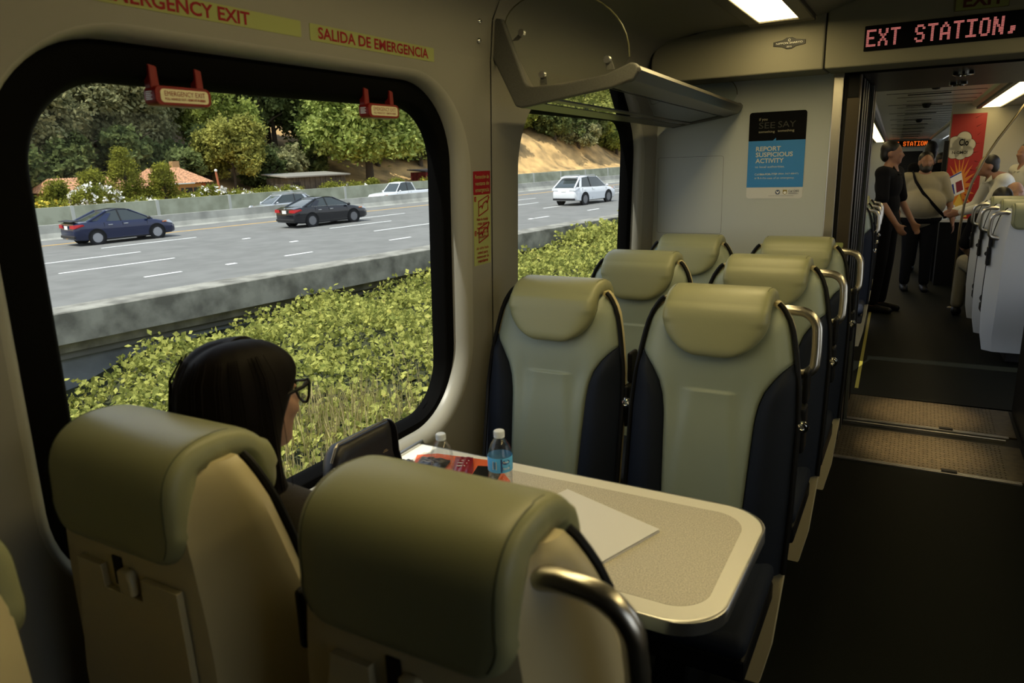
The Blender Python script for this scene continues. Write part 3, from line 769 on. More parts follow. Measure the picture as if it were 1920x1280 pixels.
pt(b, 'REPORT', -.757, 1.617, .023, .121, .02); pt(b, 'SUSPICIOUS', -.757, 1.588, .023, .180, .02); pt(b, 'ACTIVITY', -.757, 1.558, .023, .138, .02)
pt(b, 'to local authorities.', -.758, 1.534, .011, .145)
pt(b, 'Call', -.758, 1.497, .010, .022); pt(b, '866-FOR-TTIP', -.733, 1.497, .010, .086, .025); pt(b, '(866-367-8847)', -.643, 1.497, .010, .098)
pt(b, 'or', -.758, 1.478, .008, .011); pt(b, '9-1-1', -.743, 1.478, .010, .030, .025); pt(b, 'in case of an emergency.', -.709, 1.478, .010, .146)
b.build('lettering', pmat('poster_pale', (.50, .50, .44), .5), ps, smooth=0)
b = MB(TP); b.lathe([(0, -.0003), (.0135, -.0003), (.0135, 0)], (-.640, 3.9478, 1.411), 24, axis='y'); b.build('emblem_ring', pmat('emblem_grey', (.30, .31, .32), .5), ps)
b = MB(TP); b.lathe([(0, -.0006), (.0100, -.0006), (.0100, 0)], (-.640, 3.9478, 1.411), 24, axis='y'); b.build('emblem_disc', pmat('emblem_navy', (.01, .03, .12), .5), ps)
b = MB(TP); b.prism([(-.648, 1.415), (-.644, 1.416), (-.640, 1.411), (-.636, 1.416), (-.632, 1.415), (-.636, 1.407), (-.640, 1.404), (-.644, 1.407)], 3.9466, 3.947, 'y'); b.build('emblem_bird', M_whitep, ps, smooth=0)
b = MB(TP); b.prism([(-.615, 1.423), (-.595, 1.423), (-.595, 1.405), (-.605, 1.398), (-.615, 1.405)], 3.9472, 3.9485, 'y'); b.build('crest', pmat('crest_gold', (.22, .17, .04), .5), ps, smooth=0)
b = MB(TP); b.prism([(-.612, 1.412), (-.604, 1.417), (-.598, 1.413), (-.598, 1.405), (-.605, 1.401), (-.611, 1.405)], 3.9466, 3.9476, 'y'); b.build('crest_bear', M_whitep, ps, smooth=0)
b = MB(TP); pt(b, 'Cal OES', -.588, 1.4115, .0105, .050, .015); b.box((-.588, 3.9466, 1.4065), (-.548, 3.947, 1.408)); b.box((-.588, 3.9466, 1.402), (-.540, 3.947, 1.4035)); b.box((-.685, 3.9466, 1.3925), (-.562, 3.947, 1.3935)); b.build('small_print', pmat('ink_navy', (.01, .02, .05), .5), ps, smooth=0)

mp = empty('maker_plate', (-.585, 3.70, 2.09)); tag(mp, 'small dark lozenge maker plate on the header above the poster', 'plate')
b = MB(); hx = .070
b.prism([(-hx, -.008), (-.03, -.014), (-.012, -.024), (.012, -.024), (.03, -.014), (hx, -.008), (hx, .010), (.03, .016), (.012, .025), (-.012, .025), (-.03, .016), (-hx, .010)], -.003, .004, 'y'); b.build('plate', pmat('plate_dark', (.012, .012, .012), .35, metal=.5), mp, smooth=0, bevel=.001)
b = MB(); b.text('NIPPON SHARYO', .115, .008, (0, -.0032, -.002), XA, ZZ, align='c', depth=.0002); b.text('2015', .022, .006, (0, -.0032, -.017), XA, ZZ, align='c', depth=.0002)
b.lathe([(.004, -.0006), (.0055, -.0006), (.0055, 0), (.004, 0)], (0, -.0032, .014), 14, axis='y', caps=False); b.build('lettering', pmat('plate_silver', (.42, .42, .40), .4, metal=.5), mp, smooth=0)

FONT = {'E': '11111 10000 10000 11110 10000 10000 11111', 'X': '10001 10001 01010 00100 01010 10001 10001', 'T': '11111 00100 00100 00100 00100 00100 00100', 'S': '01110 10001 10000 01110 00001 10001 01110',
        'A': '00100 01010 10001 10001 11111 10001 10001', 'I': '11111 00100 00100 00100 00100 00100 11111', 'O': '01110 10001 10001 10001 10001 10001 01110', 'N': '10001 11001 11001 10101 10011 10011 10001', ',': '00000 00000 00000 00000 00110 00110 01100', ' ': '00000 00000 00000 00000 00000 00000 00000'}
def led_text(mb, msg, x0, z0, y, px, pz, s):
    x = x0
    for ch in msg:
        rows = FONT[ch].split()
        for ri, row in enumerate(rows):
            for ci, c in enumerate(row):
                if c == '1':
                    for a in (0, 1):
                        for b_ in (0, 1):
                            cx = x + (ci * 2 + a) * px; cz = z0 + ((6 - ri) * 2 + b_) * pz
                            mb.add([(cx - s, y, cz), (cx, y, cz - s), (cx + s, y, cz), (cx, y, cz + s)], [(0, 1, 2, 3)])
                    # strokes of this display are three dots wide
                    cx = x + (ci * 2 + 2) * px
                    if ci < 5:
                        for b_ in (0, 1):
                            cz = z0 + ((6 - ri) * 2 + b_) * pz
                            mb.add([(cx - s, y, cz), (cx, y, cz - s), (cx + s, y, cz), (cx, y, cz + s)], [(0, 1, 2, 3)])
        x += .0462 * px / .0034
ld = empty('message_display', (.08, 3.70, 2.02)); tag(ld, 'dot matrix display over the doorway reading EXT STATION in red lights', 'display')
TL = Matrix.Translation(-ld.location)
b = MB(TL); b.box((-.274, 3.692, 2.024), (.46, 3.71, 2.127)); b.build('screen', M_blackp, ld, smooth=0, bevel=.003)
b = MB(TL); led_text(b, 'EXT STATION,', -.264, 2.043, 3.6912, .0034, .0050, .0019); b.build('lit_dots', pmat('led_red', (.1, .01, .01), .5, emis=(1.0, .30, .26, .75)), ld, smooth=0, fix=False)
ex = empty('exit_sign', (.15, 3.70, 2.15)); tag(ex, 'yellow EXIT sign on the header above the red display', 'sign')
TE = Matrix.Translation(-ex.location)
b = MB(TE); b.box((.056, 3.696, 2.146), (.243, 3.704, 2.225)); b.build('backing', M_lum, ex, smooth=0)
b = MB(TE); b.text('EXIT', .142, .050, (.084, 3.6955, 2.158), XA, ZZ, bold=.03, depth=.0003)
for q in ((.056, .243, 2.146, 2.1475), (.056, .243, 2.2235, 2.225), (.056, .0575, 2.146, 2.225), (.2415, .243, 2.146, 2.225)): b.box((q[0], 3.6952, q[2]), (q[1], 3.6958, q[3]))
b.build('lettering', pmat('exit_ink', (.09, .02, .012), .5), ex, smooth=0)

# ------------------------------------------------------------------ things on the table (top at z = .7402)
ZT = .7403
G_pet = glass_mat('clear_plastic', (.97, .98, .985), .05, .02)
G_water = glass_mat('water', (.95, .97, .98), .03)
M_cap = pmat('white_cap', (.62, .66, .70), .4)
def bottle(name, label, x, y, full, lab):
    r = empty(name, (x, y, ZT)); tag(r, label, 'bottle', 'water bottles on the table')
    pr = [(.010, .002), (.026, 0), (.0305, .004)]
    for i in range(4): z = .012 + i * .017; pr += [(.0318, z), (.0322, z + .006), (.0296, z + .010), (.0318, z + .014)]
    waist = [(.0318, .086), (.0320, .092), (.0320, .126), (.0312, .130)] if lab else [(.0318, .084), (.0300, .092), (.0320, .100), (.0322, .108), (.0302, .114), (.0320, .122), (.0312, .130)]
    pr += waist + [(.0290, .142), (.0250, .153), (.0190, .164), (.0145, .171), (.0125, .174), (.0125, .178)]
    b = MB(); b.lathe(pr, n=32); b.build('plastic_body', G_pet, r, smooth=60)
    b = MB(); wl_ = [(a * .96, h + .001) for a, h in pr if h <= full]; wl_.append((wl_[-1][0], full)); b.lathe(wl_, n=32); b.build('water', G_water, r, smooth=60)
    b = MB(); b.lathe([(.0, .1935), (.0125, .1935), (.0138, .192), (.0140, .181), (.0143, .180), (.0143, .176), (.0128, .1755)], n=28)
    c = b.build('cap', M_cap, r, smooth=40)
    b = MB()
    for k in range(28):
        a = 2 * PI * k / 28; b.cbox((.0140 * math.cos(a), .0140 * math.sin(a), .1865), (.0008, .0008, .009))
    b.build('cap_ribs', M_cap, c, smooth=0)
    if lab:
        b = MB(); b.lathe([(.0324, .088), (.0327, .0885), (.0327, .1265), (.0324, .127)], n=40, caps=False); lb = b.build('label_sleeve', pmat('label_blue', (.09, .42, .78), .4), r, smooth=60)
        def cyl(mb, pts, ang, rr=.0330):
            return [(rr * math.cos(ang + u / .0327), rr * math.sin(ang + u / .0327), z) for u, z in pts]
        vd = math.atan2(-y, -x)          # towards the aisle
        b = MB(); g = cyl(b, [(-.007, .097), (.004, .097), (.004, .119), (-.007, .119)], vd - .42); b.add(g, [(0, 1, 2, 3)]); b.build('barcode_patch', M_whitep, lb, smooth=0)
        b = MB()
        for i in range(7): zz = .099 + i * .0028; b.add(cyl(b, [(-.0058, zz), (.0028, zz), (.0028, zz + .0014), (-.0058, zz + .0014)], vd - .42, .0332), [(0, 1, 2, 3)])
        b.build('barcode', pmat('ink_navy', (.01, .02, .05), .5), lb, smooth=0)
        b = MB()
        b.add(cyl(b, [(-.016, .090), (-.012, .090), (-.012, .126), (-.016, .126)], vd + .52, .0331), [(0, 1, 2, 3)])
        P = [(.016 + .011 * math.cos(2 * PI * k / 20), .1165 + .0065 * math.sin(2 * PI * k / 20)) for k in range(20)]; b.add(cyl(b, P, vd, .0331), [tuple(range(20))])
        b.add(cyl(b, [(.006, .094), (.026, .094), (.026, .107), (.006, .105)], vd, .0331), [(0, 1, 2, 3)])
        b.build('label_print', pmat('label_navy', (.01, .045, .20), .4), lb, smooth=0)
        b = MB()
        for (s, u0, z0, w, h) in (('Pure Life', .0075, .0965, .018, .0062), ('Nestle', .0075, .1145, .016, .005)):
            me = text_mesh(s, .01); xs = [v.co.x for v in me.vertices]; ys = [v.co.y for v in me.vertices]
            vs = cyl(b, [(u0 + (v.co.x - min(xs)) / (max(xs) - min(xs)) * w, z0 + v.co.y / max(ys) * h) for v in me.vertices], vd, .0333)
            b.add(vs, [tuple(p.vertices) for p in me.polygons]); bpy.data.meshes.remove(me)
        b.build('label_lettering', M_whitep, lb, smooth=0)
    return r
bottle('water_bottle', 'clear unlabelled plastic water bottle nearer the window', -1.045, 1.450, .085, False).scale = (.95, .95, .91)
bottle('water_bottle', 'plastic water bottle with a blue label and white cap', -.893, 1.495, .128, True)
def slab(name, label, cat, pts, z0, z1, mat, bevel=.0, parts=()):
    c = Vector((sum(p[0] for p in pts) / len(pts), sum(p[1] for p in pts) / len(pts), 0))
    r = empty(name, (c.x, c.y, z0)); tag(r, label, cat)
    b = MB(); P = [(p[0] - c.x, p[1] - c.y) for p in pts]; b.prism(P, 0, z1 - z0, 'z'); b.build(parts[0] if parts else 'body', mat, r, smooth=0, bevel=bevel)
    return r, P
M_paper = pmat('white_paper', (.68, .67, .64), .6)
nb = [(-.755, 1.610), (-.468, 1.507), (-.539, 1.307), (-.826, 1.410)]
r, P = slab('paper_folder', 'white paper folder lying on the speckled table', 'folder', nb, ZT, ZT + .003, M_paper, 0, ('back_cover',))
b = MB(); b.prism([(x * .985, y * .985) for x, y in P], .003, .0062, 'z'); b.build('sheets', pmat('sheet_edges', (.45, .43, .38), .7), r, smooth=0)
b = MB(); b.prism(P, .0062, .0078, 'z'); b.build('front_cover', M_paper, r, smooth=0)
slab('orange_folder', 'orange card folder lying under the water bottles', 'folder', [(-1.275, 1.640), (-1.225, 1.675), (-1.04, 1.700), (-.925, 1.60), (-.915, 1.56), (-1.20, 1.50)], ZT, ZT + .002, pmat('orange_card', (.62, .10, .02), .5), 0, ('cover',))
ph, P = slab('phone', 'black smartphone in an orange case lying beside the labelled bottle', 'phone', [(-1.055, 1.635), (-.975, 1.660), (-.935, 1.535), (-1.018, 1.508)], ZT + .002, ZT + .010, pmat('orange_case', (.70, .13, .03), .4), .002, ('case',))
b = MB(); b.prism([(x * .93, y * .955) for x, y in P], .0078, .0088, 'z'); b.build('screen', pmat('phone_screen', (.006, .006, .008), .12), ph, smooth=0)
def packet(label, pts, z, mat, ink, tilt=0):
    c = Vector((sum(p[0] for p in pts) / 4, sum(p[1] for p in pts) / 4, 0))
    r = empty('snack_packet', (c.x, c.y, z)); tag(r, label, 'snack packet', 'snack packets on the table')
    p = [Vector((q[0], q[1], 0)) - c for q in pts]
    b = MB()
    def fn(u, v, s=1):
        a = p[0].lerp(p[1], u); d = p[3].lerp(p[2], u); q = a.lerp(d, v)
        h = .009 * (1 - abs(2 * u - 1) ** 4) * (1 - abs(2 * v - 1) ** 4) + .002 * math.sin(19 * u + 7 * v) * (1 - abs(2 * u - 1) ** 2)
        return (q.x, q.y, .004 + tilt * v + (h if s > 0 else -.003))
    b.grid(lambda u, v: fn(u, v), 12, 12); b.grid(lambda u, v: fn(u, v, -1), 12, 12); b.build('wrapper', mat, r, smooth=180)
    b = MB()
    for k in range(3):
        vv = .30 + .16 * k
        b.add([Vector(fn(.2, vv)) + Vector((0, 0, .0012)), Vector(fn(.8 - .1 * k, vv)) + Vector((0, 0, .0012)), Vector(fn(.8 - .1 * k, vv + .05)) + Vector((0, 0, .0012)), Vector(fn(.2, vv + .05)) + Vector((0, 0, .0012))], [(0, 1, 2, 3)])
    b.build('print', ink, r, smooth=0)
M_wr = pmat('red_wrapper', (.20, .010, .018), .3)
packet('dark blue and red torn snack wrapper at the window end of the table', [(-1.302, 1.578), (-1.262, 1.60), (-1.19, 1.545), (-1.23, 1.50)], ZT + .001, pmat('navy_wrapper', (.012, .014, .03), .3), pmat('wrapper_red_print', (.25, .01, .03), .4))
packet('black chocolate bar packet behind the unlabelled bottle', [(-1.245, 1.625), (-1.150, 1.640), (-1.125, 1.560), (-1.215, 1.545)], ZT + .004, pmat('black_wrapper', (.012, .008, .008), .3), pmat('wrapper_gold', (.25, .2, .12), .4), .004)
packet('dark red snack packet between the two water bottles', [(-1.150, 1.665), (-1.100, 1.685), (-1.03, 1.575), (-1.085, 1.545)], ZT + .004, M_wr, pmat('wrapper_white', (.4, .36, .32), .4))
# bag
bgo = empty('handbag', (-1.245, 1.355, ZT)); tag(bgo, 'black leather handbag standing on the table against the window', 'bag')
M_bag = pmat('black_leather', (.008, .007, .009), .38, bump=(300, .15))
b = MB(); rings = []
for i in range(13):
    t = i / 12; y = lerp(-.125, .120, t); e = min(1, t * 9 + .25, (1 - t) * 9 + .25) ** .5
    top = .178 * min(1, .70 + t * 2.4) * lerp(1, .985, max(0, (t - .8) / .2)); w = .050 * e
    rings.append([(w * math.cos(a) * (1.0 if math.sin(a) < 0 else .62), y, top / 2 + top / 2 * math.copysign(abs(math.sin(a)) ** .35, math.sin(a))) for a in [2 * PI * k / 24 for k in range(24)]])
b.loft(rings); b.build('bag_body', M_bag, bgo, smooth=50)
b = MB(); zp = [(.012, lerp(-.118, .105, t), .006 + .178 * min(1, .70 + (t * .223 + .007) / .245 * 2.4) - .002) for t in [i / 24 for i in range(25)]]
b.tube(zp, .0035, 6); b.build('zip', pmat('zip_metal', (.45, .43, .38), .3, metal=1), bgo)
b = MB(); b.lathe([(.004, 0), (.0055, .001), (.0055, .003), (.004, .004)], (.016, -.112, .125), 12, caps=True); b.box((.014, -.125, .098), (.018, -.117, .124)); b.build('zip_pull', pmat('zip_metal', (.45, .43, .38), .3, metal=1), bgo)
b = MB(); b.loft([[(x * 1.03, y + .124, z) for x, y, z in [(q[0], 0, q[2]) for q in rings[10]]], [(x * 1.03, y + .128, z) for x, y, z in [(q[0], 0, q[2]) for q in rings[10]]]]); b.build('end_panel', M_bag, bgo, smooth=40, bevel=.001)
b = MB(); b.box((.0505, .036, .118), (.0522, .056, .1195)); b.box((.0505, .040, .122), (.0522, .052, .1235)); b.build('stamp', pmat('stamp_gold', (.3, .22, .12), .4, metal=.6), bgo, smooth=0)
# ------------------------------------------------------------------ people
M_skin = pmat('skin', (.36, .20, .13), .55)
M_skin2 = pmat('skin_tan', (.26, .13, .08), .55)
M_hair = pmat('dark_brown_hair', (.0035, .002, .0013), .6, spec=.12)
M_hairb = pmat('black_hair', (.006, .005, .004), .5)
def hand(mb, w, dirv, side, palm_n, s=1.0, curl=.5):
    """palm, four unequal bent fingers, thumb from the side of the palm"""
    w = Vector(w); d = Vector(dirv).normalized(); n = Vector(palm_n); n = (n - d * n.dot(d)).normalized(); t = d.cross(n) * side
    c = w + d * .045 * s
    for q in (-.028, -.010, .010, .028): mb.cone(w + t * q * .7 * s + d * .008, w + t * q * s + d * .082 * s, .014 * s, .0115 * s, 8)
    for q, L in ((-.030, .066), (-.010, .076), (.010, .072), (.029, .056)):
        a = w + t * q * s + d * .082 * s; b_ = a + (d * math.cos(curl * .5) + n * math.sin(curl * .5)) * L * .45 * s; e = b_ + (d * math.cos(curl * 1.4) + n * math.sin(curl * 1.4)) * L * .5 * s
        mb.cone(a, b_, .0092 * s, .0084 * s, 8); mb.cone(b_, e, .0084 * s, .0070 * s, 8)
    a = w - t * .028 * s + d * .025 * s; b_ = a - t * .026 * s + d * .026 * s + n * .012 * s; e = b_ - t * .006 * s + d * .030 * s + n * .010 * s
    mb.cone(a, b_, .0125 * s, .0105 * s, 8); mb.cone(b_, e, .0105 * s, .0085 * s, 8)
def head_shapes(mb, c, yaw, s=1.0, fat=0.0):
    M = Matrix.Translation(c) @ Matrix.Rotation(yaw, 4, 'Z')           # face looks along -y of this frame
    h = MB(M)
    h.ell((0, .008 * s, .018 * s), (.074 * s, .094 * s, .098 * s), 20, 14)
    h.ell((0, -.020 * s, -.045 * s), ((.060 + fat) * s, (.070 + fat) * s, .070 * s), 18, 12)
    h.ell((0, -.066 * s, -.088 * s), ((.028 + fat) * s, .024 * s, .022 * s), 12, 8)
    h.cone((0, -.086 * s, .006 * s), (0, -.106 * s, -.024 * s), .010 * s, .013 * s, 10)
    for q in (-1, 1):
        h.ell((q * .012 * s, -.096 * s, -.028 * s), (.009 * s, .010 * s, .008 * s), 8, 6)
        h.ell((q * .076 * s, .012 * s, -.012 * s), (.012 * s, .022 * s, .032 * s), 10, 8)
        h.ell((q * .034 * s, -.072 * s, -.022 * s), (.024 * s, .020 * s, .020 * s), 10, 8)
        h.ell((q * .032 * s, -.078 * s, .022 * s), (.026 * s, .012 * s, .008 * s), 10, 8)
    h.ell((0, -.086 * s, -.052 * s), (.022 * s, .010 * s, .0065 * s), 10, 8); h.ell((0, -.085 * s, -.063 * s), (.019 * s, .010 * s, .0065 * s), 10, 8)
    mb.v += h.v; o = len(mb.v) - len(h.v); mb.f += [tuple(i + o for i in f) for f in h.f]; mb.mi += h.mi
def limb(mb, pts, rs, n=12):
    for (a, b), (ra, rb) in zip(zip(pts, pts[1:]), zip(rs, rs[1:])): mb.cone(a, b, ra, rb, n)
def V(*a): return Vector(a)
def person(label, M, J, look, tone=M_skin, shirt=None, trousers=None, hairm=M_hairb, sleeve=.5, girth=1.0, belly=0.0, beard=False, vox=.013, cap=0.0, group=None, shoes=True, hair_kind='short'):
    """J: joints in the person's own frame (x across, -y front, z up)"""
    r = empty('person'); tag(r, label, 'person', group)
    b = MB()
    hd, nk, ch, pv = J['head'], J['neck'], J['chest'], J['pelvis']
    head_shapes(b, hd, look)
    b.cone(nk, hd + V(0, .01, -.05), .056, .052); b.cone(nk, ch + V(0, 0, .12), .075, .10)
    def torso(mb, e):
        mb.ell(ch + V(0, 0, .03), ((.155 + e) * girth, (.105 + e) * girth, .17 + e), 18, 12); mid = (ch + pv) / 2
        mb.ell(mid + V(0, -belly * .45, -.01), ((.140 + e + belly * .45) * girth, (.100 + e + belly * .55) * girth, .18 + e), 18, 12)
        mb.ell(pv, ((.155 + e + belly * .2) * girth, (.110 + e + belly * .2) * girth, .14 + e), 18, 12)
        for k in ('sl', 'sr'): mb.cone(ch + V(0, 0, .11), J[k], .085 + e, .062 + e)
    torso(b, 0)
    for q, sd in (('l', 1), ('r', -1)):
        limb(b, [J['s' + q], J['e' + q], J['w' + q]], [.052 * girth ** .5, .040, .029])
        hand(b, J['w' + q], J['w' + q] - J['e' + q], sd, J.get('pn' + q, V(-sd, 0, 0)), 1.0, J.get('curl', .5))
        limb(b, [J['h' + q], J['k' + q], J['a' + q]], [.085 * girth ** .5, .058, .042])
        f = J.get('fd' + q, V(0, -1, 0)); a = J['a' + q]
        b.cone(a + V(0, .02, -.045), a + f * .15 + V(0, 0, -.062), .040, .030)
    remesh_obj(b, 'body', tone, vox, 5, r)
    if shirt is not None:
        c = MB(); torso(c, .014)
        for q in 'lr':
            s_, e_, w_ = J['s' + q], J['e' + q], J['w' + q]
            if sleeve <= .5: limb(c, [s_, s_.lerp(e_, .85)], [.069 * girth ** .5, .064])
            else: limb(c, [s_, e_, e_.lerp(w_, .93)], [.069 * girth ** .5, .056, .043])
        c.cone(nk + V(0, 0, -.03), ch + V(0, 0, .10), .068, .11)
        remesh_obj(c, 'shirt', shirt, vox, 3, r)
        k = MB()
        for i in range(2):
            sd = 1 if i else -1
            k.add([nk + V(0, -.088, -.055), nk + V(sd * .070, -.055, .022), nk + V(sd * .088, -.045, -.028), nk + V(sd * .035, -.108, -.070)], [(0, 1, 2, 3)])
        k.build('collar', shirt, r, solid=.006)
    if trousers is not None:
        c = MB(); c.ell(pv + V(0, 0, -.02), ((.168 + belly * .2) * girth, (.124 + belly * .2) * girth, .12), 18, 12)
        for q in 'lr': limb(c, [J['h' + q], J['k' + q], J['k' + q].lerp(J['a' + q], .93)], [.102 * girth ** .5, .074, .060])
        remesh_obj(c, 'trousers', trousers, vox, 3, r)
    if shoes:
        for q in 'lr':
            c = MB(); f = J.get('fd' + q, V(0, -1, 0)); a = J['a' + q]
            c.cone(a + V(0, .02, -.048), a + f * .17 + V(0, 0, -.060), .050, .038)
            remesh_obj(c, 'shoe', M_black, .012, 2, r)
    HM = Matrix.Translation(hd) @ Matrix.Rotation(look, 4, 'Z')
    h = MB(HM)
    if hair_kind == 'short':
        h.ell((0, .022, .042), (.082, .094, .086 + cap), 18, 12); h.ell((0, .055, -.01), (.074, .060, .08), 14, 10)
    if hair_kind == 'tall':
        h.ell((0, .015, .05), (.086, .098, .088), 18, 12); h.cone((0, .02, .05), (0, .03, .09), .085, .075); h.ell((0, .055, -.02), (.080, .065, .09), 14, 10)
    if hair_kind == 'thin':
        h.ell((0, .040, .026), (.078, .080, .078), 18, 12)
    ho = remesh_obj(h, 'hair', hairm, .010, 3, r)
    if beard:
        h = MB(HM); h.ell((0, -.052, -.082), (.058, .052, .045), 14, 10); h.ell((-.05, -.03, -.055), (.02, .04, .05), 10, 8); h.ell((.05, -.03, -.055), (.02, .04, .05), 10, 8); h.ell((0, -.090, -.041), (.028, .010, .006), 10, 6)
        remesh_obj(h, 'beard', hairm, .009, 2, r)
    r.matrix_world = M
    return r

# the passenger beside the window: seated, facing up the carriage, long dark hair
def woman():
    WO = V(.045, .03, 0); r = empty('person', (-1.055, .90, .46)); tag(r, 'seated passenger with long dark hair and black glasses, seen from behind by the window', 'person')
    T = Matrix.Translation(-Vector(r.location))
    hd = V(-1.045, .850, 1.190); lk = PI - .20
    nk = V(-1.045, .825, 1.045); ch = V(-1.055, .835, .86); pv = V(-1.04, .90, .545)
    J = {'sl': V(-.895, .83, .985), 'sr': V(-1.215, .83, .985), 'el': V(-.865, .93, .745), 'er': V(-1.235, .95, .75), 'wl': V(-.95, 1.13, .665), 'wr': V(-1.13, 1.14, .665),
         'hl': V(-.95, .93, .53), 'hr': V(-1.13, .93, .53), 'kl': V(-.93, 1.33, .52), 'kr': V(-1.14, 1.33, .52), 'al': V(-.93, 1.36, .09), 'ar': V(-1.14, 1.36, .09)}
    b = MB(T); head_shapes_T(b, hd, lk, .96)
    b.cone(nk, hd + V(0, -.01, -.06), .050, .046); b.cone(nk, ch + V(0, 0, .1), .065, .09)
    def torso(mb, e):
        mb.ell(ch + V(0, 0, .02), (.135 + e, .095 + e, .165 + e)); mb.ell((ch + pv) / 2, (.115 + e, .088 + e, .18 + e)); mb.ell(pv, (.15 + e, .115 + e, .12 + e))
        for k in ('sl', 'sr'): mb.cone(ch + V(0, 0, .11), J[k], .070 + e, .048 + e)
    torso(b, 0)
    for q, sd in (('l', -1), ('r', 1)):
        limb(b, [J['s' + q], J['e' + q], J['w' + q]], [.042, .034, .024]); hand(b, J['w' + q], V(-sd * -.15, 1, -.12), sd, V(0, 0, -1), .9, .7)
        limb(b, [J['h' + q], J['k' + q], J['a' + q]], [.078, .052, .038]); b.cone(J['a' + q] + V(0, -.02, -.045), J['a' + q] + V(0, .15, -.06), .036, .028)
    remesh_obj(b, 'body', M_skin, .010, 4, r)
    M_top = pmat('brown_knit_top', (.016, .012, .009), .85, bump=(300, .4))
    c = MB(T); torso(c, .013)
    for q in 'lr': limb(c, [J['s' + q], J['e' + q], J['e' + q].lerp(J['w' + q], .92)], [.058, .049, .038])
    remesh_obj(c, 'sweater', M_top, .011, 3, r)
    c = MB(T); c.ell(pv + V(0, 0, -.01), (.165, .128, .11))
    for q in 'lr': limb(c, [J['h' + q], J['k' + q], J['k' + q].lerp(J['a' + q], .93)], [.094, .068, .054])
    remesh_obj(c, 'trousers', pmat('dark_denim', (.012, .014, .022), .8), .012, 3, r)
    for q in 'lr':
        c = MB(T); c.cone(J['a' + q] + V(0, -.02, -.048), J['a' + q] + V(0, .17, -.058), .046, .036); remesh_obj(c, 'shoe', M_black, .012, 2, r)
    # hair: a smooth parted crown that falls in one sheet to the upper arms
    HM = T @ Matrix.Translation(hd) @ Matrix.Rotation(lk, 4, 'Z')
    #       z     half width  back   front reach
    prof = [(.124, .010, .012, .010), (.121, .032, .036, .030), (.112, .056, .064, .050), (.094, .077, .088, .068), (.065, .092, .107, .082), (.03, .099, .115, .070), (-.02, .102, .117, .045), (-.07, .103, .114, .030),
            (-.12, .105, .108, .025), (-.17, .110, .102, .030), (-.22, .115, .096, .040), (-.27, .116, .090, .045), (-.305, .108, .082, .040), (-.325, .095, .070, .030)]
    h = MB(HM); rings = []
    for k, (z, w, bk, fr) in enumerate(prof):
        w *= .95; bk *= .96
        ring = []; n = 40
        for i in range(n + 1):                 # outer side, temple to temple round the back
            a = math.radians(lerp(-52, 232, i / n)); x = w * math.cos(a); y = (bk if math.sin(a) > 0 else fr * 1.6) * math.sin(a) + .016
            f = 1 + .010 * math.sin(i * 1.9 + z * 9) + .006 * math.sin(i * 4.3)
            if z < -.10 and x < 0: x -= .16 * (-.10 - z) * (1 - abs(math.sin(a)) * .5); y -= .10 * (-.10 - z)
            part = -.006 * math.exp(-(x / .010) ** 2) if z > .05 else 0
            ring.append(V(x * f, y * f, z + part))
        th = .020 if k > 3 else w * .7
        for i in range(n, -1, -1):
            p_ = ring[i]; q = V(p_.x, p_.y - .012, p_.z); L = math.hypot(q.x, q.y); s_ = max(.05, 1 - th / max(L, .001)); ring.append(V(q.x * s_, q.y * s_ + .012, p_.z - (.006 if k < 4 else 0)))
        rings.append(ring)
    h.loft(rings); ho = h.build('hair', M_hair, r, smooth=180, subsurf=1)
    # loose ends over the shoulder
    tips = MB(HM); rr = random.Random(3)
    for i in range(46):
        a = math.radians(rr.uniform(130, 205)); ca, sa = math.cos(a), math.sin(a)
        p0 = V(.106 * ca - .030, .016 + .080 * sa - .02, -.285); q = rr.uniform(.05, .11); bx, by = rr.uniform(-.035, .015), rr.uniform(-.04, .01)
        tips.tube([p0, p0 + V(bx * .3 - .008, by * .3, -q * .5), p0 + V(bx - .012, by, -q)], [.0042, .003, .0008], 5)
    tips.build('hair_ends', pmat('auburn_hair_ends', (.045, .018, .006), .4), ho)
    st = MB(HM)
    for i in range(60):
        a = math.radians(rr.uniform(-20, 200)); ca, sa = math.cos(a), math.sin(a)
        o = rr.uniform(1.0, 1.025); pts = []
        for z, k in ((.10, .74), (.065, .945), (.0, 1.03), (-.09, 1.065), (-.14, 1.08)): pts.append(V(.098 * ca * k * o, .016 + .111 * sa * k * o, z))
        st.tube(pts, .0007, 4)
    st.build('hair_strands', M_hair, ho)
    # cat-eye glasses
    g = MB(HM)
    for q in (-1, 1):
        cat = [(.007, .012), (.012, .019), (.030, .023), (.048, .027), (.064, .033), (.069, .030), (.066, .016), (.061, -.002), (.050, -.015), (.034, -.019), (.018, -.015), (.009, -.003)]
        rim = []
        for i in range(12):
            for u in (0, .5):
                a, b_ = cat[i], cat[(i + 1) % 12]; x = lerp(a[0], b_[0], u); z = lerp(a[1], b_[1], u); rim.append(V(q * x, -.100 + .16 * max(0, x - .02), z))
        g.tube(rim, .0028, 6, closed=True)
        g.tube([V(q * .066, -.092, .027), V(q * .075, -.074, .024), V(q * .082, .0, .014), V(q * .082, .03, .0)], [.0050, .0040, .0026, .002], 6)
    g.tube([V(-.009, -.101, .010), V(0, -.104, .013), V(.009, -.101, .010)], .0024, 6)
    go = g.build('glasses', M_black, r)
    ln = MB(HM)
    for q in (-1, 1):
        P = []
        for i in range(20):
            a = 2 * PI * i / 20; x = q * (.033 + .0262 * math.cos(a)); z = .006 + .0205 * math.sin(a); P.append(V(x, -.098 + .1225 * (abs(x) - .03), z))
        ln.add(P, [tuple(range(20))])
    ln.build('lenses', G_clear, go)
    return r
def head_shapes_T(b, hd, lk, s):
    T = b.M; t = MB(); head_shapes(t, hd, lk, s); b.add(t.v, t.f)
woman()
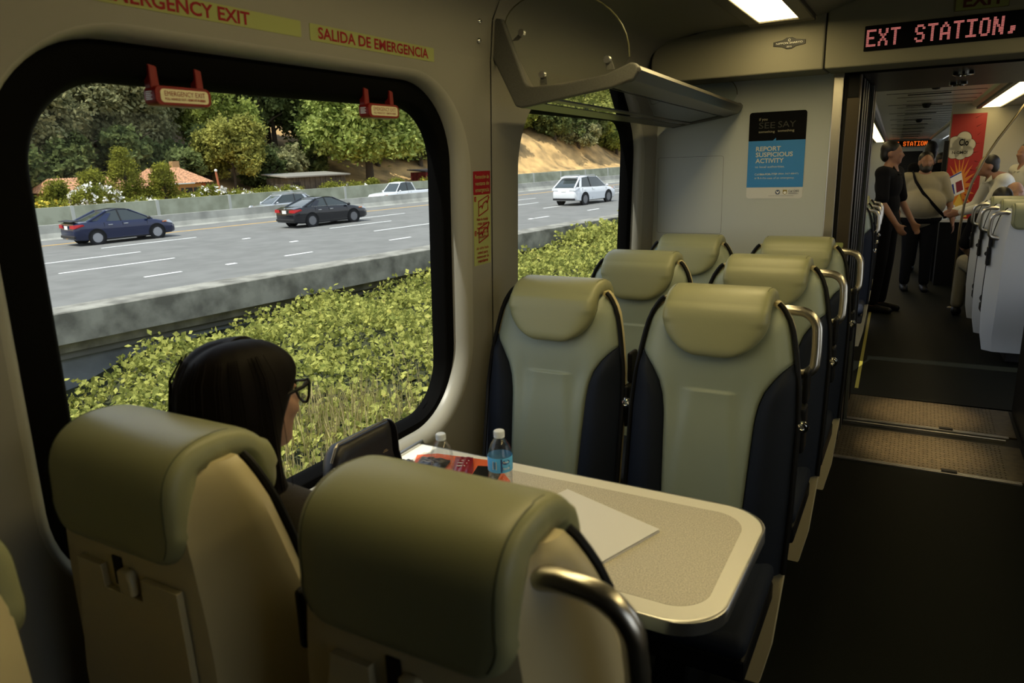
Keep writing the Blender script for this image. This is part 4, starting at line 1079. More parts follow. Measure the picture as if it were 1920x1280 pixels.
# ------------------------------------------------------------------ the next carriage, beyond the gangway (the track curves a little)
FAR = Matrix.Translation((.1, 5.2, 0)) @ Matrix.Rotation(.028, 4, 'Z') @ Matrix.Rotation(-.0175, 4, 'X') @ Matrix.Translation((-.1, -5.2, 0))
FMIR = FAR @ MIR
fe = MB(FAR); fe.box((-1.36, 5.2, -.06), (1.58, 25.0, 0)); struct(fe.build('floor', M_floor, smooth=0))
ye = MB(FAR); ye.box((-.275, 5.35, 0), (-.252, 24, .002)); struct(ye.build('trim_10', pmat('yellow_floor_line', (.26, .22, .03), .5), smooth=0))
WF = MB(FAR)
for a, b_ in ((5.2, 8.2), (8.2, 11.2), (11.2, 14.2), (14.2, 17.2), (17.2, 20.2), (20.2, 24.6)):
    wall_panel(WF, a, b_, ((a + b_) / 2 - .9, (a + b_) / 2 + .9, .727, 1.865, .3))
struct(WF.build('wall_left', M_wall, smooth=35))
WF = MB(FMIR)
for a, b_ in ((5.2, 8.2), (8.2, 11.2), (11.2, 14.2), (14.2, 24.6)):
    wall_panel(WF, a, b_, ((a + b_) / 2 - .9, (a + b_) / 2 + .9, .727, 1.865, .3))
struct(WF.build('wall_right', M_wall, smooth=35))
M_fceil = pmat('metal_ceiling', (.60, .58, .50), .32, metal=.25)
cf = MB(FAR)
for sgn in (1, -1):
    m2 = [(-0.473, 2.193), (-0.44, 2.215), (-0.42, 2.24)]
    for (x0, z0), (x1, z1) in zip(m2, m2[1:]):
        p = [(x0, 5.2, z0), (x0, 24.6, z0), (x1, 24.6, z1), (x1, 5.2, z1)]
        if sgn < 0: p = [(2 * XC - x, y, z) for x, y, z in p]
        cf.add(p, [(0, 1, 2, 3)])
cf.box((-.42, 5.2, 2.24), (.62, 24.6, 2.29)); cf.box((-.76, 5.2, 2.22), (-.47, 24.6, 2.29)); cf.box((.67, 5.2, 2.22), (.96, 24.6, 2.29))
cfo = struct(cf.build('ceiling', M_fceil, smooth=0))
sl = MB(FAR)
for k in range(34):
    y = 5.6 + k * .55; sl.box((-.30 + .1 * (k % 3), y, 2.236), (.60, y + .007, 2.242))
    if k % 3 == 0: sl.box((-.10, y + .2, 2.232), (.30, y + .22, 2.242))
sl.build('ceiling_joint', M_black, cfo, smooth=0)
for y in (8.0, 10.5, 14):
    r = empty('smoke_detector'); tag(r, {8.0: 'small dark ceiling device nearest the gangway in the next carriage', 10.5: 'small dark ceiling device halfway along the next carriage', 14: 'small dark ceiling device furthest along the next carriage'}[y], 'ceiling device', 'ceiling devices in the next carriage')
    b = MB(); b.lathe([(.05, 0), (.05, -.02), (.03, -.05), (0, -.055)], (0, 0, 0), 16); b.build('housing', M_black, r); r.matrix_world = FAR @ Matrix.Translation((.12, y, 2.236))
# end wall of the next carriage with its display
we = MB(FAR); we.box((-1.36, 24.5, 0), (-.3, 24.6, 2.3)); we.box((.5, 24.5, 0), (1.58, 24.6, 2.3)); we.box((-.3, 24.5, 1.9), (.5, 24.6, 2.3)); struct(we.build('wall_back', M_bulk, smooth=0))
dk = MB(FAR); dk.box((-.3, 24.56, 0), (.5, 24.6, 1.9)); struct(dk.build('door_2', M_dark, smooth=0))
fd = empty('message_display'); tag(fd, 'small distant orange dot matrix display at the end of the next carriage', 'display')
b = MB(); b.box((-.56, -.02, 0), (.56, 0.02, .16)); b.build('screen', M_blackp, fd, smooth=0)
b = MB(); led_text(b, 'EXT STATION', -.50, .022, -.025, .0066, .0088, .0052); b.build('lit_dots', pmat('led_orange', (.1, .02, .0), .5, emis=(1.0, .16, .015, 1.1)), fd, smooth=0, fix=False)
fd.matrix_world = FAR @ Matrix.Translation((.12, 24.45, 2.03))
M_lamp2 = pmat('far_lamp_diffuser', (.8, .75, .6), .5, emis=(5.0, 3.9, 1.8, 1.0))
def far_lamp(y0, y1, mir, label):
    r = empty('ceiling_lamp'); tag(r, label, 'lamp'); s = -1 if mir else 1
    def X(a, b_): return (a, b_) if not mir else (2 * XC - b_, 2 * XC - a)
    f = MB()
    for a, b_ in ((-.757, -.715), (-.515, -.473)):
        x0, x1 = X(a, b_); f.box((x0, y0, 2.165), (x1, y1, 2.222))
    f.build('frame', M_lampframe, r, smooth=0)
    n = max(1, int((y1 - y0) / 1.2))
    for k in range(n):
        d = MB(); x0, x1 = X(-.715, -.515); d.box((x0, lerp(y0, y1, k / n) + .012, 2.178), (x1, lerp(y0, y1, (k + 1) / n) - .012, 2.19)); d.build('diffuser', M_lamp2, r, smooth=0)
    r.matrix_world = FAR
far_lamp(5.35, 24.2, False, 'long lit light panel along the ceiling of the next carriage, over the window seats')
far_lamp(5.35, 10.9, True, 'lit light panel along the ceiling of the next carriage, by the curved grab pole')
# partition with advert
pw = MB(FAR); pw.box((.42, 11.0, 0), (1.55, 11.06, 2.24)); struct(pw.build('wall_front', pmat('cream_partition', (.48, .45, .33), .5), smooth=0))
pc = MB(FAR); pc.box((.375, 10.97, .0), (.425, 11.08, 1.80)); struct(pc.build('trim_11', M_black, smooth=0))
ad = empty('advert_banner'); tag(ad, 'tall red advert panel with a white speech cloud on the partition of the next carriage', 'advert')
AB = MB; y = -.012
b = MB(); b.box((0, -.010, 0), (.37, 0, 1.42)); b.build('sheet', pmat('advert_red', (.33, .012, .008), .4), ad, smooth=0)
b = MB(); cx, cz = .13, 1.02
b.add([(cx + (.30 if i % 2 else .115) * math.cos(2 * PI * i / 40) * .6 + .02, -.0105, .50 + (.42 if i % 2 else .22) * math.sin(2 * PI * i / 40)) for i in range(40)], [tuple(range(40))])
b.v = [Vector((min(.37, max(0, v.x)), v.y, max(.0, v.z))) for v in b.v]
b.build('orange_burst', pmat('advert_orange', (.62, .20, .02), .4), ad, smooth=0)
b = MB(); b.add([(.09 + .035 * (1 if k % 2 else -1) * (1 if k < 2 else 1) + .05 * k, -.0108, .14 + .32 * (k in (1, 2))) for k in range(4)], [(0, 1, 2, 3)]); b.build('yellow_ray', pmat('advert_yellow', (.70, .45, .06), .4), ad, smooth=0)
for (pp, nm, mt, d) in ((1.0, 'cloud_outline', M_blackp, -.0112), (.94, 'cloud', pmat('advert_cream', (.48, .46, .36), .4), -.0118)):
    b = MB()
    for (x, z, r_) in ((.06, 1.06, .09), (.15, 1.12, .085), (.21, 1.04, .075), (.20, .96, .07), (.13, .93, .07), (.05, .95, .075), (.12, 1.03, .10)):
        rr = r_ * pp; b.add([(min(.37, max(0.0, x + rr * math.cos(2 * PI * k / 24))), d, z + rr * 1.05 * math.sin(2 * PI * k / 24)) for k in range(24)], [tuple(range(24))])
    b.build(nm, mt, ad, smooth=0, fix=False)
b = MB(); b.text('Clo', .105, .085, (.10, -.0122, 1.03), XA, ZZ, bold=.03, depth=.0004); b.text('N-GMO!', .17, .038, (.035, -.0122, .93), XA, ZZ, bold=.02, depth=.0004)
for k in range(8): b.add([(.25 + .02 * (k % 3), -.0113, 1.36 - k * .105), (.33 + .02 * (k % 2), -.0113, 1.375 - k * .105 + .03 * (k < 3) - .03 * (k > 4)), (.25 + .02 * (k % 3), -.0113, 1.367 - k * .105)], [(0, 1, 2)])
b.build('lettering', M_blackp, ad, smooth=0)
b = MB(); b.add([(.04, -.0114, .36), (.22, -.0114, .46), (.16, -.0114, .72), (-.0, -.0114, .62)], [(0, 1, 2, 3)]); b.build('pack', M_whitep, ad, smooth=0)
b = MB(); b.add([(.055, -.0118, .40), (.118, -.0118, .435), (.090, -.0118, .56), (.03, -.0118, .53)], [(0, 1, 2, 3)]); b.add([(.0, -.0118, .60), (.165, -.0118, .70), (.16, -.0118, .715), (.0, -.0118, .62)], [(0, 1, 2, 3)]); b.build('pack_blue', pmat('pack_blue', (.02, .05, .30), .4), ad, smooth=0)
b = MB(); b.add([(.135, -.0118, .445), (.205, -.0118, .485), (.175, -.0118, .61), (.11, -.0118, .575)], [(0, 1, 2, 3)]); b.build('pack_red', pmat('pack_red', (.22, .02, .03), .4), ad, smooth=0)
ad.matrix_world = FAR @ Matrix.Translation((.435, 10.995, .70))
# counter with bottles below the advert
ct = empty('service_counter'); tag(ct, 'dark service counter with a pale shelf edge below the red advert', 'counter')
b = MB(); b.box((0, 0, 0), (.42, .28, .80)); b.build('cabinet', M_black, ct, smooth=0)
b = MB(); b.box((-.02, -.03, .80), (.44, .28, .825)); b.build('worktop', pmat('pale_edge', (.5, .5, .48), .4), ct, smooth=0)
ct.matrix_world = FAR @ Matrix.Translation((.40, 10.60, 0))
pbt = None
for k, (x, yy) in enumerate(((.05, .05), (.11, .06), (.08, .15), (.14, .16), (.20, .07))):
    if pbt is None:
        pbt = empty('water_bottle'); b = MB(); b.lathe([(0, 0), (.03, 0), (.032, .01), (.032, .11), (.014, .145), (.013, .155)], n=14); b.build('body', pmat('pale_bottle', (.45, .5, .55), .2), pbt)
        b = MB(); b.lathe([(.014, .155), (.014, .175), (0, .175)], n=12); b.build('cap', M_cap, pbt); q = pbt
    else: q = copy_tree(pbt)
    tag(q, 'small pale water bottle standing on the counter below the red advert', 'bottle', 'bottles on the far counter'); q.matrix_world = FAR @ Matrix.Translation((.40 + x, 10.60 + yy, .825))
# curved grab pole
gp_ = empty('grab_pole'); tag(gp_, 'curved steel grab pole in front of the red advert in the next carriage', 'pole')
b = MB(); pts = [(.98, 8.9, 2.18), (.95, 8.9, 2.10), (.86, 8.9, 1.94), (.74, 8.9, 1.74), (.64, 8.9, 1.54), (.56, 8.9, 1.32), (.515, 8.9, 1.10), (.50, 8.9, .85), (.50, 8.9, 0)]
P2 = []
for i in range(len(pts) - 1):
    for t in (0, .33, .67): P2.append(Vector(pts[i]).lerp(Vector(pts[i + 1]), t))
b.tube(P2 + [pts[-1]], .013, 12); b.build('tube', pmat('bronzed_steel', (.24, .20, .12), .3, metal=1.0), gp_)
b = MB(); b.lathe([(.035, 0), (.035, .01), (.018, .02)], (.50, 8.9, 0), 16); b.build('flange', M_steel, gp_); gp_.matrix_world = FAR
# seats of the next carriage
fs = build_seat('pale-backed seat with steel handle in the next carriage, nearest the gangway', 'seats of the next carriage', 1, shellmat=M_shellw, tray=False)
for i, (y, l) in enumerate(((6.35, None), (7.02, 'pale-backed seat with steel handle, second from the gangway in the next carriage'), (7.72, 'pale-backed seat with steel handle and a passenger, third from the gangway in the next carriage'))):
    q = fs if i == 0 else copy_tree(fs)
    if l: relabel(q, l)
    q.matrix_world = FAR @ Matrix.Translation((.775, y, 0)) @ Matrix.Rotation(PI, 4, 'Z')
for i, (y, l) in enumerate(((6.35, 'seat beside the far wall in the next carriage, first row'), (7.02, 'seat beside the far wall in the next carriage, second row'), (7.72, 'seat beside the far wall in the next carriage, third row'))):
    q = copy_tree(fs); relabel(q, l); q.matrix_world = FAR @ Matrix.Translation((1.29, y, 0)) @ Matrix.Rotation(PI, 4, 'Z')
for y, l in ((6.55, 'seat handle just visible past the door frame, first row in the next carriage'), (7.3, 'seat handle just visible past the door frame, second row in the next carriage'), (8.05, 'seat handle just visible past the door frame, third row in the next carriage')):
    q = copy_tree(aisle_proto); relabel(q, l, 'seats of the next carriage'); q.matrix_world = FAR @ Matrix.Translation((-.505, y, 0))

# ---- people in the next carriage
def stand(h=1.70):
    k = h / 1.70
    J = {'head': V(0, -.01, 1.575), 'neck': V(0, .0, 1.43), 'chest': V(0, .0, 1.24), 'pelvis': V(0, .0, .93), 'sl': V(.19, .0, 1.385), 'sr': V(-.19, .0, 1.385), 'el': V(.235, .02, 1.10), 'er': V(-.235, .02, 1.10),
         'wl': V(.25, -.05, .86), 'wr': V(-.25, -.05, .86), 'hl': V(.09, 0, .90), 'hr': V(-.09, 0, .90), 'kl': V(.10, -.01, .49), 'kr': V(-.10, -.01, .49), 'al': V(.11, .02, .085), 'ar': V(-.11, .02, .085)}
    return {a: v * k for a, v in J.items()}
def at_far(x, y, rz, z=0): return FAR @ Matrix.Translation((x, y, z)) @ Matrix.Rotation(rz, 4, 'Z')
M_shirtw = pmat('pale_shirt', (.27, .24, .16), .85); M_shirtl = pmat('white_shirt', (.52, .52, .46), .8)
M_blk = pmat('black_cloth', (.004, .004, .005), .9, spec=.15); M_khaki = pmat('khaki_cloth', (.20, .18, .12), .85)
J = stand(1.66); J['el'] += V(.06, 0, .0); J['wl'] += V(.09, .0, 0); J['er'] += V(-.05, 0, 0)
man = person('bearded man in a pale short-sleeved shirt with a dark shoulder strap, standing in the aisle', at_far(.165, 10.1, .05), J, .12, M_skin2, M_shirtw, M_blk, M_hairb, .5, 1.22, .12, True)
b = MB()
b.tube([V(-.12, .13, 1.34), V(-.13, -.02, 1.425), V(-.10, -.165, 1.32), V(-.02, -.235, 1.19), V(.09, -.270, 1.06), V(.18, -.235, .96), V(.25, -.10, .90), V(.26, .02, .88)], .022, 8, flat=.35); b.build('shoulder_strap', M_blk, man)
J = stand(1.76); J['el'] = V(.25, -.06, 1.14); J['wl'] = V(.21, -.20, .92); J['er'] = V(-.25, -.04, 1.14); J['wr'] = V(-.22, -.18, .93)
person('standing passenger in black with bare forearms, side-on just inside the next carriage', at_far(-.20, 8.5, 1.25), J, .25, M_skin2, M_blk, M_blk, M_hairb, .5, 1.05)
J = stand(1.80)
bp_ = person('tall standing passenger in dark clothes behind the bearded man', at_far(.27, 11.9, 3.0), J, 0, M_skin2, M_blk, M_blk, M_hairb, 1, 1.0, hair_kind='tall')
b = MB(); b.box((-.15, .10, 1.02), (.15, .26, 1.42)); b.build('backpack', M_blk, bp_, smooth=0, bevel=.05, seg=3)
J = stand(1.68)
person('dark-haired passenger half hidden behind the bearded man, near the red advert', at_far(.46, 12.6, .5), J, .3, M_skin2, M_blk, M_blk, M_hairb, 1)
J = stand(1.70)
for k in ('head', 'neck', 'chest', 'sl', 'sr'): J[k] = J[k] + V(0, -.34 * (J[k].z - .9) / .7, -.10 * (J[k].z - .9) / .7)
J['el'] = V(.22, -.36, 1.06); J['wl'] = V(.14, -.60, .98); J['er'] = V(-.23, -.34, 1.04); J['wr'] = V(-.15, -.58, .98)
person('man in a white long-sleeved shirt leaning over the seats with his hands out', at_far(1.08, 9.75, -1.35), J, -.1, M_skin2, M_shirtl, M_blk, M_hairb, .9)
J = stand(1.74); J['el'] += V(0, -.08, .05); J['wl'] = V(.16, -.32, 1.05); J['wr'] = V(-.16, -.3, 1.05)
person('man in a white shirt standing behind the seats at the edge of the doorway view', at_far(1.19, 10.35, -1.2), J, 0, M_skin2, M_shirtl, M_blk, M_hairb, .9)
def sit():
    return {'head': V(0, .0, 1.17), 'neck': V(0, .03, 1.03), 'chest': V(0, .03, .86), 'pelvis': V(0, 0, .55), 'sl': V(.18, .03, .985), 'sr': V(-.18, .03, .985), 'el': V(.25, -.02, .74), 'er': V(-.25, -.02, .74), 'wl': V(.19, -.25, .66), 'wr': V(-.19, -.25, .66),
            'hl': V(.09, -.03, .53), 'hr': V(-.09, -.03, .53), 'kl': V(.13, -.42, .52), 'kr': V(-.13, -.42, .52), 'al': V(.13, -.44, .09), 'ar': V(-.13, -.44, .09)}
J = sit(); J['kl'] = V(.20, -.44, .55); J['al'] = V(.22, -.50, .09)
person('seated passenger in dark clothes with a bare elbow out in the aisle', at_far(.74, 8.02, PI), J, 0, M_skin, M_blk, M_khaki, M_hairb, .5)
J = sit(); J['head'] = V(0, 0, 1.20)
person('seated man with short fair hair in the next carriage', at_far(.96, 9.05, .15), J, 0, M_skin, M_blk, M_blk, pmat('fair_hair', (.14, .08, .035), .6), .5, hair_kind='thin')
# ------------------------------------------------------------------ outside: highway, wall, hillside.  s along the road, t across it, h above its surface
_D = Vector((0.1645, 0.9863, 0.0113)).normalized(); _N = Vector((-_D.y, _D.x, 0)).normalized(); _U = _D.cross(_N).normalized()
ER = Matrix(((_D.x, _N.x, _U.x, 0), (_D.y, _N.y, _U.y, 0), (_D.z, _N.z, _U.z, -1.48), (0, 0, 0, 1)))
def conc(name, a, b, sc=3.0):
    m = pmat(name, a, .85, noise=(sc, .3), col2=b)
    return m
M_asph = pmat('asphalt', (.168, .168, .158), .85, spec=.2, noise=(1.2, .12))
M_par = conc('parapet_concrete', (.25, .243, .205), (.125, .12, .10), 2.2)
M_bar = conc('barrier_concrete', (.33, .33, .29), (.22, .22, .195), .8)
M_fwall = conc('far_wall_concrete', (.36, .37, .27), (.27, .28, .19), .8)
M_wpaint = pmat('white_road_paint', (.78, .78, .75), .7); M_ypaint = pmat('yellow_road_paint', (.62, .36, .06), .7)
rd = MB(ER); rd.box((-60, 14.6, -.25), (260, 40.2, 0)); rd.box((-60, 40.2, -.8), (260, 57.0, -.5)); rdo = struct(rd.build('road', M_asph, smooth=0))
k_ = 0
for t, s0, per, ln, n, w in ((32.5, -13.5, 13.2, 4.2, 10, .13), (29.2, -17.4, 13.2, 4.0, 10, .13), (25.7, -17.6, 13.2, 3.8, 10, .13), (22.0, -4.9, 4.9, 1.15, 14, .14)):
    for i in range(n):
        b = MB(ER); b.box((s0 + i * per, t - w / 2, 0), (s0 + i * per + ln, t + w / 2, .006)); b.build('lane_dash', M_wpaint, rdo, smooth=0)
for s, t in ((12.6, 22.0), (17.6, 29.2), (17.7, 25.8), (31.5, 29.2), (31.0, 25.7), (29, 22), (40.5, 22)):
    b = MB(ER); b.box((s - .12, t - .10, 0), (s + .22, t + .10, .012)); b.build('road_marker', M_wpaint, rdo, smooth=0)
b = MB(ER); b.box((-60, 36.45, 0), (260, 36.65, .006)); b.build('edge_line', M_ypaint, rdo, smooth=0)
pp = MB(ER); pp.prism([(14.10, .13), (14.10, .68), (14.12, .70), (14.83, .70), (14.85, .68), (14.85, -.1), (14.45, -.1), (14.40, .13)], -60, 260, 'x'); struct(pp.build('parapet_wall', M_par, smooth=0))
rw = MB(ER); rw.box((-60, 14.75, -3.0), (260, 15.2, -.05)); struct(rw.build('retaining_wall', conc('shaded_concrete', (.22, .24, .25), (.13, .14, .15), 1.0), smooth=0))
ba = MB(ER); ba.prism([(39.5, 0), (39.62, .08), (39.74, .30), (39.82, .70), (40.05, .70), (40.2, .30), (40.3, -.5)], -60, 260, 'x'); struct(ba.build('median_wall', M_bar, smooth=0))
fw = MB(ER); fw.box((-60, 57.0, -1.5), (260, 57.3, .86)); struct(fw.build('far_wall', M_fwall, smooth=0))
fp = MB(ER)
for i in range(30): fp.box((-40 + i * 6.1, 56.96, -.5), (-40 + i * 6.1 + .25, 57.34, .88))
struct(fp.build('far_wall_pilasters', pmat('pilaster_concrete', (.50, .50, .44), .85), smooth=0))

def hill_h(s, t):
    base = lerp(-1.3, .2, sm((t - 58) / 12)) + 4.0 * sm((t - 74) / 12) + .34 * max(0, t - 84)
    c = sm((s - 88) / 10) * sm((140 - s) / 16)
    base += c * (3.4 * sm((t - 74) / 8) + .4 * math.sin(s * .9) * sm((t - 75) / 4))
    return base + .25 * math.sin(s * .31 + t * .17)
M_hill = pmat('dry_grass_slope', (.52, .33, .13), .95, noise=(.35, .5), col2=(.22, .15, .065))
hl = MB(ER); hl.grid(lambda u, v: (lerp(-60, 280, u), lerp(57.2, 190, v), hill_h(lerp(-60, 280, u), lerp(57.2, 190, v))), 110, 70); struct(hl.build('hills', M_hill, smooth=180))
gd = MB(ER)
def veg_h(s, t):
    top = interp(s, [-4, 4, 6, 8.5, 11, 14, 18, 20.5, 23, 26, 40], [-1.2, -.75, -.28, .02, -.04, .08, .08, .35, .70, .75, .6])
    k = sm((t - 3.0) / 9)
    return lerp(-.9, top, k) + .17 * math.sin(s * 1.7 + t) * math.sin(t * 1.3) + .12 * math.sin(s * 4.1 + 2 * t) * math.sin(t * 2.9 + s)
gd.grid(lambda u, v: (lerp(-30, 60, u), lerp(1.9, 14.75, v), veg_h(lerp(-30, 60, u), lerp(1.9, 14.75, v)) - .30), 90, 26); struct(gd.build('trackside_ground', pmat('dark_soil', (.035, .04, .015), .95), smooth=180))
tg = MB(ER); tg.box((-60, -40, -1.6), (260, 1.95, -1.2)); struct(tg.build('trackbed_ground', pmat('ballast', (.2, .19, .17), .95), smooth=0))

# ---- foliage
def leafmat(name, c1, c2, scale, tr=.35, c3=None):
    m = bpy.data.materials.new(name); m.use_nodes = True; nt = m.node_tree; nt.nodes.remove(nt.nodes['Principled BSDF']); out = nt.nodes['Material Output']
    t = nt.nodes.new('ShaderNodeTexCoord'); n = nt.nodes.new('ShaderNodeTexNoise'); n.inputs['Scale'].default_value = scale; n.inputs['Detail'].default_value = 6; n.inputs['Roughness'].default_value = .75
    r = nt.nodes.new('ShaderNodeValToRGB'); r.color_ramp.elements[0].position = .36; r.color_ramp.elements[1].position = .62
    r.color_ramp.elements[0].color = (*c1, 1); r.color_ramp.elements[1].color = (*c2, 1)
    if c3: e = r.color_ramp.elements.new(.74); e.color = (*c3, 1)
    d = nt.nodes.new('ShaderNodeBsdfDiffuse'); tl = nt.nodes.new('ShaderNodeBsdfTranslucent'); mx = nt.nodes.new('ShaderNodeMixShader'); mx.inputs[0].default_value = tr
    nt.links.new(t.outputs['Object'], n.inputs['Vector']); nt.links.new(n.outputs['Fac'], r.inputs[0])
    for q in (d, tl): nt.links.new(r.outputs[0], q.inputs[0])
    nt.links.new(d.outputs[0], mx.inputs[1]); nt.links.new(tl.outputs[0], mx.inputs[2]); nt.links.new(mx.outputs[0], out.inputs[0])
    return m
def leaf_obj(name, C, size, mat, parent=None, up=.35, aspect=.62, M=None):
    """C: n leaf centres; each leaf is a folded diamond"""
    n = len(C); nr = rng.normal(size=(n, 3)); nr[:, 2] += up * 2; nr /= np.linalg.norm(nr, axis=1)[:, None]
    a = rng.normal(size=(n, 3)); a -= nr * np.sum(a * nr, axis=1)[:, None]; a /= np.linalg.norm(a, axis=1)[:, None]; b = np.cross(nr, a)
    s = np.broadcast_to(np.asarray(size, float), (n,))[:, None] * rng.uniform(.65, 1.35, (n, 1))
    P = np.stack([C - a * s, C + b * s * aspect + nr * s * .12, C + a * s, C - b * s * aspect + nr * s * .12], 1).reshape(-1, 3)
    if M is not None:
        A = np.array(M); P = P @ A[:3, :3].T + A[:3, 3]
    me = bpy.data.meshes.new(name); me.vertices.add(4 * n); me.vertices.foreach_set('co', P.ravel())
    I = np.arange(n)[:, None] * 4; F = np.concatenate([I + [0, 1, 2], I + [0, 2, 3]], 1).reshape(-1)
    me.loops.add(6 * n); me.loops.foreach_set('vertex_index', F); me.polygons.add(2 * n)
    me.polygons.foreach_set('loop_start', np.arange(2 * n) * 3); me.polygons.foreach_set('loop_total', np.full(2 * n, 3)); me.update(); me.validate()
    me.materials.append(mat); o = bpy.data.objects.new(name, me); COL.objects.link(o)
    if parent is not None: o.parent = parent
    return o
def clumps(c, r, nc, per, spread, hollow=.55, flat=1.0, blobs=0):
    c = np.array(c, float); r = np.array(r, float)
    d = rng.normal(size=(nc, 3)); d /= np.linalg.norm(d, axis=1)[:, None]; rad = rng.uniform(hollow, 1.0, (nc, 1)) ** .7
    if blobs:
        K = rng.normal(size=(blobs, 3)); K /= np.linalg.norm(K, axis=1)[:, None]; K *= rng.uniform(.45, .72, (blobs, 1)); q = rng.integers(0, blobs, nc)
        sc_ = rng.uniform(.36, .58, blobs)
        cc = (K[q] + d * rad * sc_[q][:, None]) * r
    else: cc = d * rad * r
    lim = cc[:, 2] < -.75 * r[2]; cc[lim, 2] *= .6
    e = rng.normal(size=(nc, per, 3)) * spread; e[:, :, 2] *= flat
    return (cc[:, None, :] + e).reshape(-1, 3) + c
L_olive = leafmat('grey_green_leaves', (.11, .12, .055), (.50, .49, .25), .5, .45)
L_dark = leafmat('dark_evergreen_leaves', (.045, .065, .025), (.24, .29, .105), .5, .45)
L_mid = leafmat('mid_green_leaves', (.13, .18, .04), (.50, .55, .14), .5, .45)
L_bright = leafmat('bright_sycamore_leaves', (.18, .26, .05), (.54, .60, .19), .6)
L_yel = leafmat('yellow_green_leaves', (.15, .16, .035), (.46, .45, .12), .5)
L_cyp = leafmat('cypress_leaves', (.06, .075, .012), (.34, .34, .05), .5)
L_bush = leafmat('shrub_leaves', (.08, .10, .02), (.36, .36, .06), .8)
M_bark = pmat('bark', (.06, .045, .03), .9)
def tree(label, s, t, h0, H, r, mat, nleaf=4200, size=.27, kind='tree', z0=.28, trunk_r=.3, sp=.55, rz=None):
    root = empty('tree'); tag(root, label, kind, 'trees on the far side of the road'); root.matrix_world = ER @ Matrix.Translation((s, t, h0))
    hc = H * (1 + z0) / 2; rz = rz or H * (1 - z0) / 2
    nleaf = int(nleaf * 4.2); size *= .95; nc = max(20, nleaf // 36)
    C = clumps((0, 0, hc), (r, r, rz), nc, 36, sp * r / 7, blobs=max(9, int(r * 2.6)))
    leaf_obj('crown', C, size, mat, root)
    b = MB(); b.tube([(0, 0, -.6), (.05, .02, H * .2), (.0, .1, H * .45), (.1, 0, H * .8)], [trunk_r * 1.3, trunk_r, trunk_r * .75, trunk_r * .2], 10)
    for i in range(7):
        a = i * 2.4 + s; z = H * (.22 + .07 * i); L = r * rng.uniform(.55, .85)
        b.tube([(0, 0, z), (L * .5 * math.cos(a), L * .5 * math.sin(a), z + L * .4), (L * math.cos(a), L * math.sin(a), z + L * .65)], [trunk_r * .5, trunk_r * .3, trunk_r * .1], 6)
    b.build('trunk', M_bark, root)
    return root
def T(label, s, t, H, r, mat, **k): return tree(label, s, t, hill_h(s, t), H, r, mat, **k)
T('grey-green oak at the far left of the big window', 25.5, 79, 14, 5.2, L_olive, z0=.12)
T('large grey-green oak rising behind the low house', 34.5, 83, 17, 6.8, L_olive, nleaf=7000, z0=.08)
T('grey-green oak behind the tiled roof ridge', 42, 86, 16, 5.6, L_olive, nleaf=5200, z0=.08)
T('dark evergreen in the shaded gap behind the house', 39, 92, 17, 6.0, L_dark, z0=.05, nleaf=5200)
T('dark evergreen at the far left behind the oaks', 27, 91, 17, 6.5, L_dark, z0=.05, nleaf=5200)
T('yellow-green feathery tree between the tiled roof and the shed', 44.5, 74.5, 9.8, 3.6, L_yel, nleaf=3600, size=.20, z0=.04, trunk_r=.15)
T('mid-green tree with a rounded top behind the yellow-green one', 47.5, 81, 14.5, 4.8, L_mid, nleaf=5200, z0=.1)
T('dark pine with a bare trunk left of the bright sycamore', 53.5, 82, 16, 4.2, L_dark, nleaf=4600, z0=.12)
T('dark evergreen behind the shed roof', 59, 89, 17, 6.5, L_dark, nleaf=5200, z0=.05)
T('wide bright green sycamore overhanging the dark shed', 62.5, 73, 14.5, 8.6, L_bright, nleaf=11000, size=.30, z0=.15, trunk_r=.45, sp=.42)
T('mid-green tree behind the sycamore towards the window edge', 76, 86, 17, 7.0, L_mid, nleaf=6000, z0=.05)
T('small grey shrub-like tree beside the red shed', 75.5, 71, 3.6, 1.4, L_olive, nleaf=900, size=.2)
T('olive tree at the top of the golden bank', 104, 88, 10, 6.5, L_mid, nleaf=5200, z0=.05, size=.36)
T('dark oak beyond the golden bank', 119, 88, 12, 7.5, L_dark, nleaf=6500, z0=.03, size=.36)
T('mid-green oak on the slope behind the white SUV', 132, 92, 13, 8.0, L_mid, nleaf=6500, z0=.03, size=.38)
T('tall grey-green tree above the white SUV at the edge of the small window', 146, 90, 15, 7.5, L_dark, nleaf=6000, z0=.03, size=.4)
T('pale olive tree on the ridge behind the golden bank', 118, 106, 14, 9.0, L_olive, nleaf=6000, z0=.03, size=.4)
T('olive tree on the skyline above the small window', 140, 112, 16, 10, L_mid, nleaf=6000, z0=.03, size=.42)
T('dark tree at the end of the visible slope', 166, 96, 14, 9, L_dark, nleaf=5000, z0=.03, size=.4)
T('round grey-green bush-like tree at the foot of the golden bank', 120, 79, 4.6, 4.2, L_olive, nleaf=2600, size=.32, z0=.0)
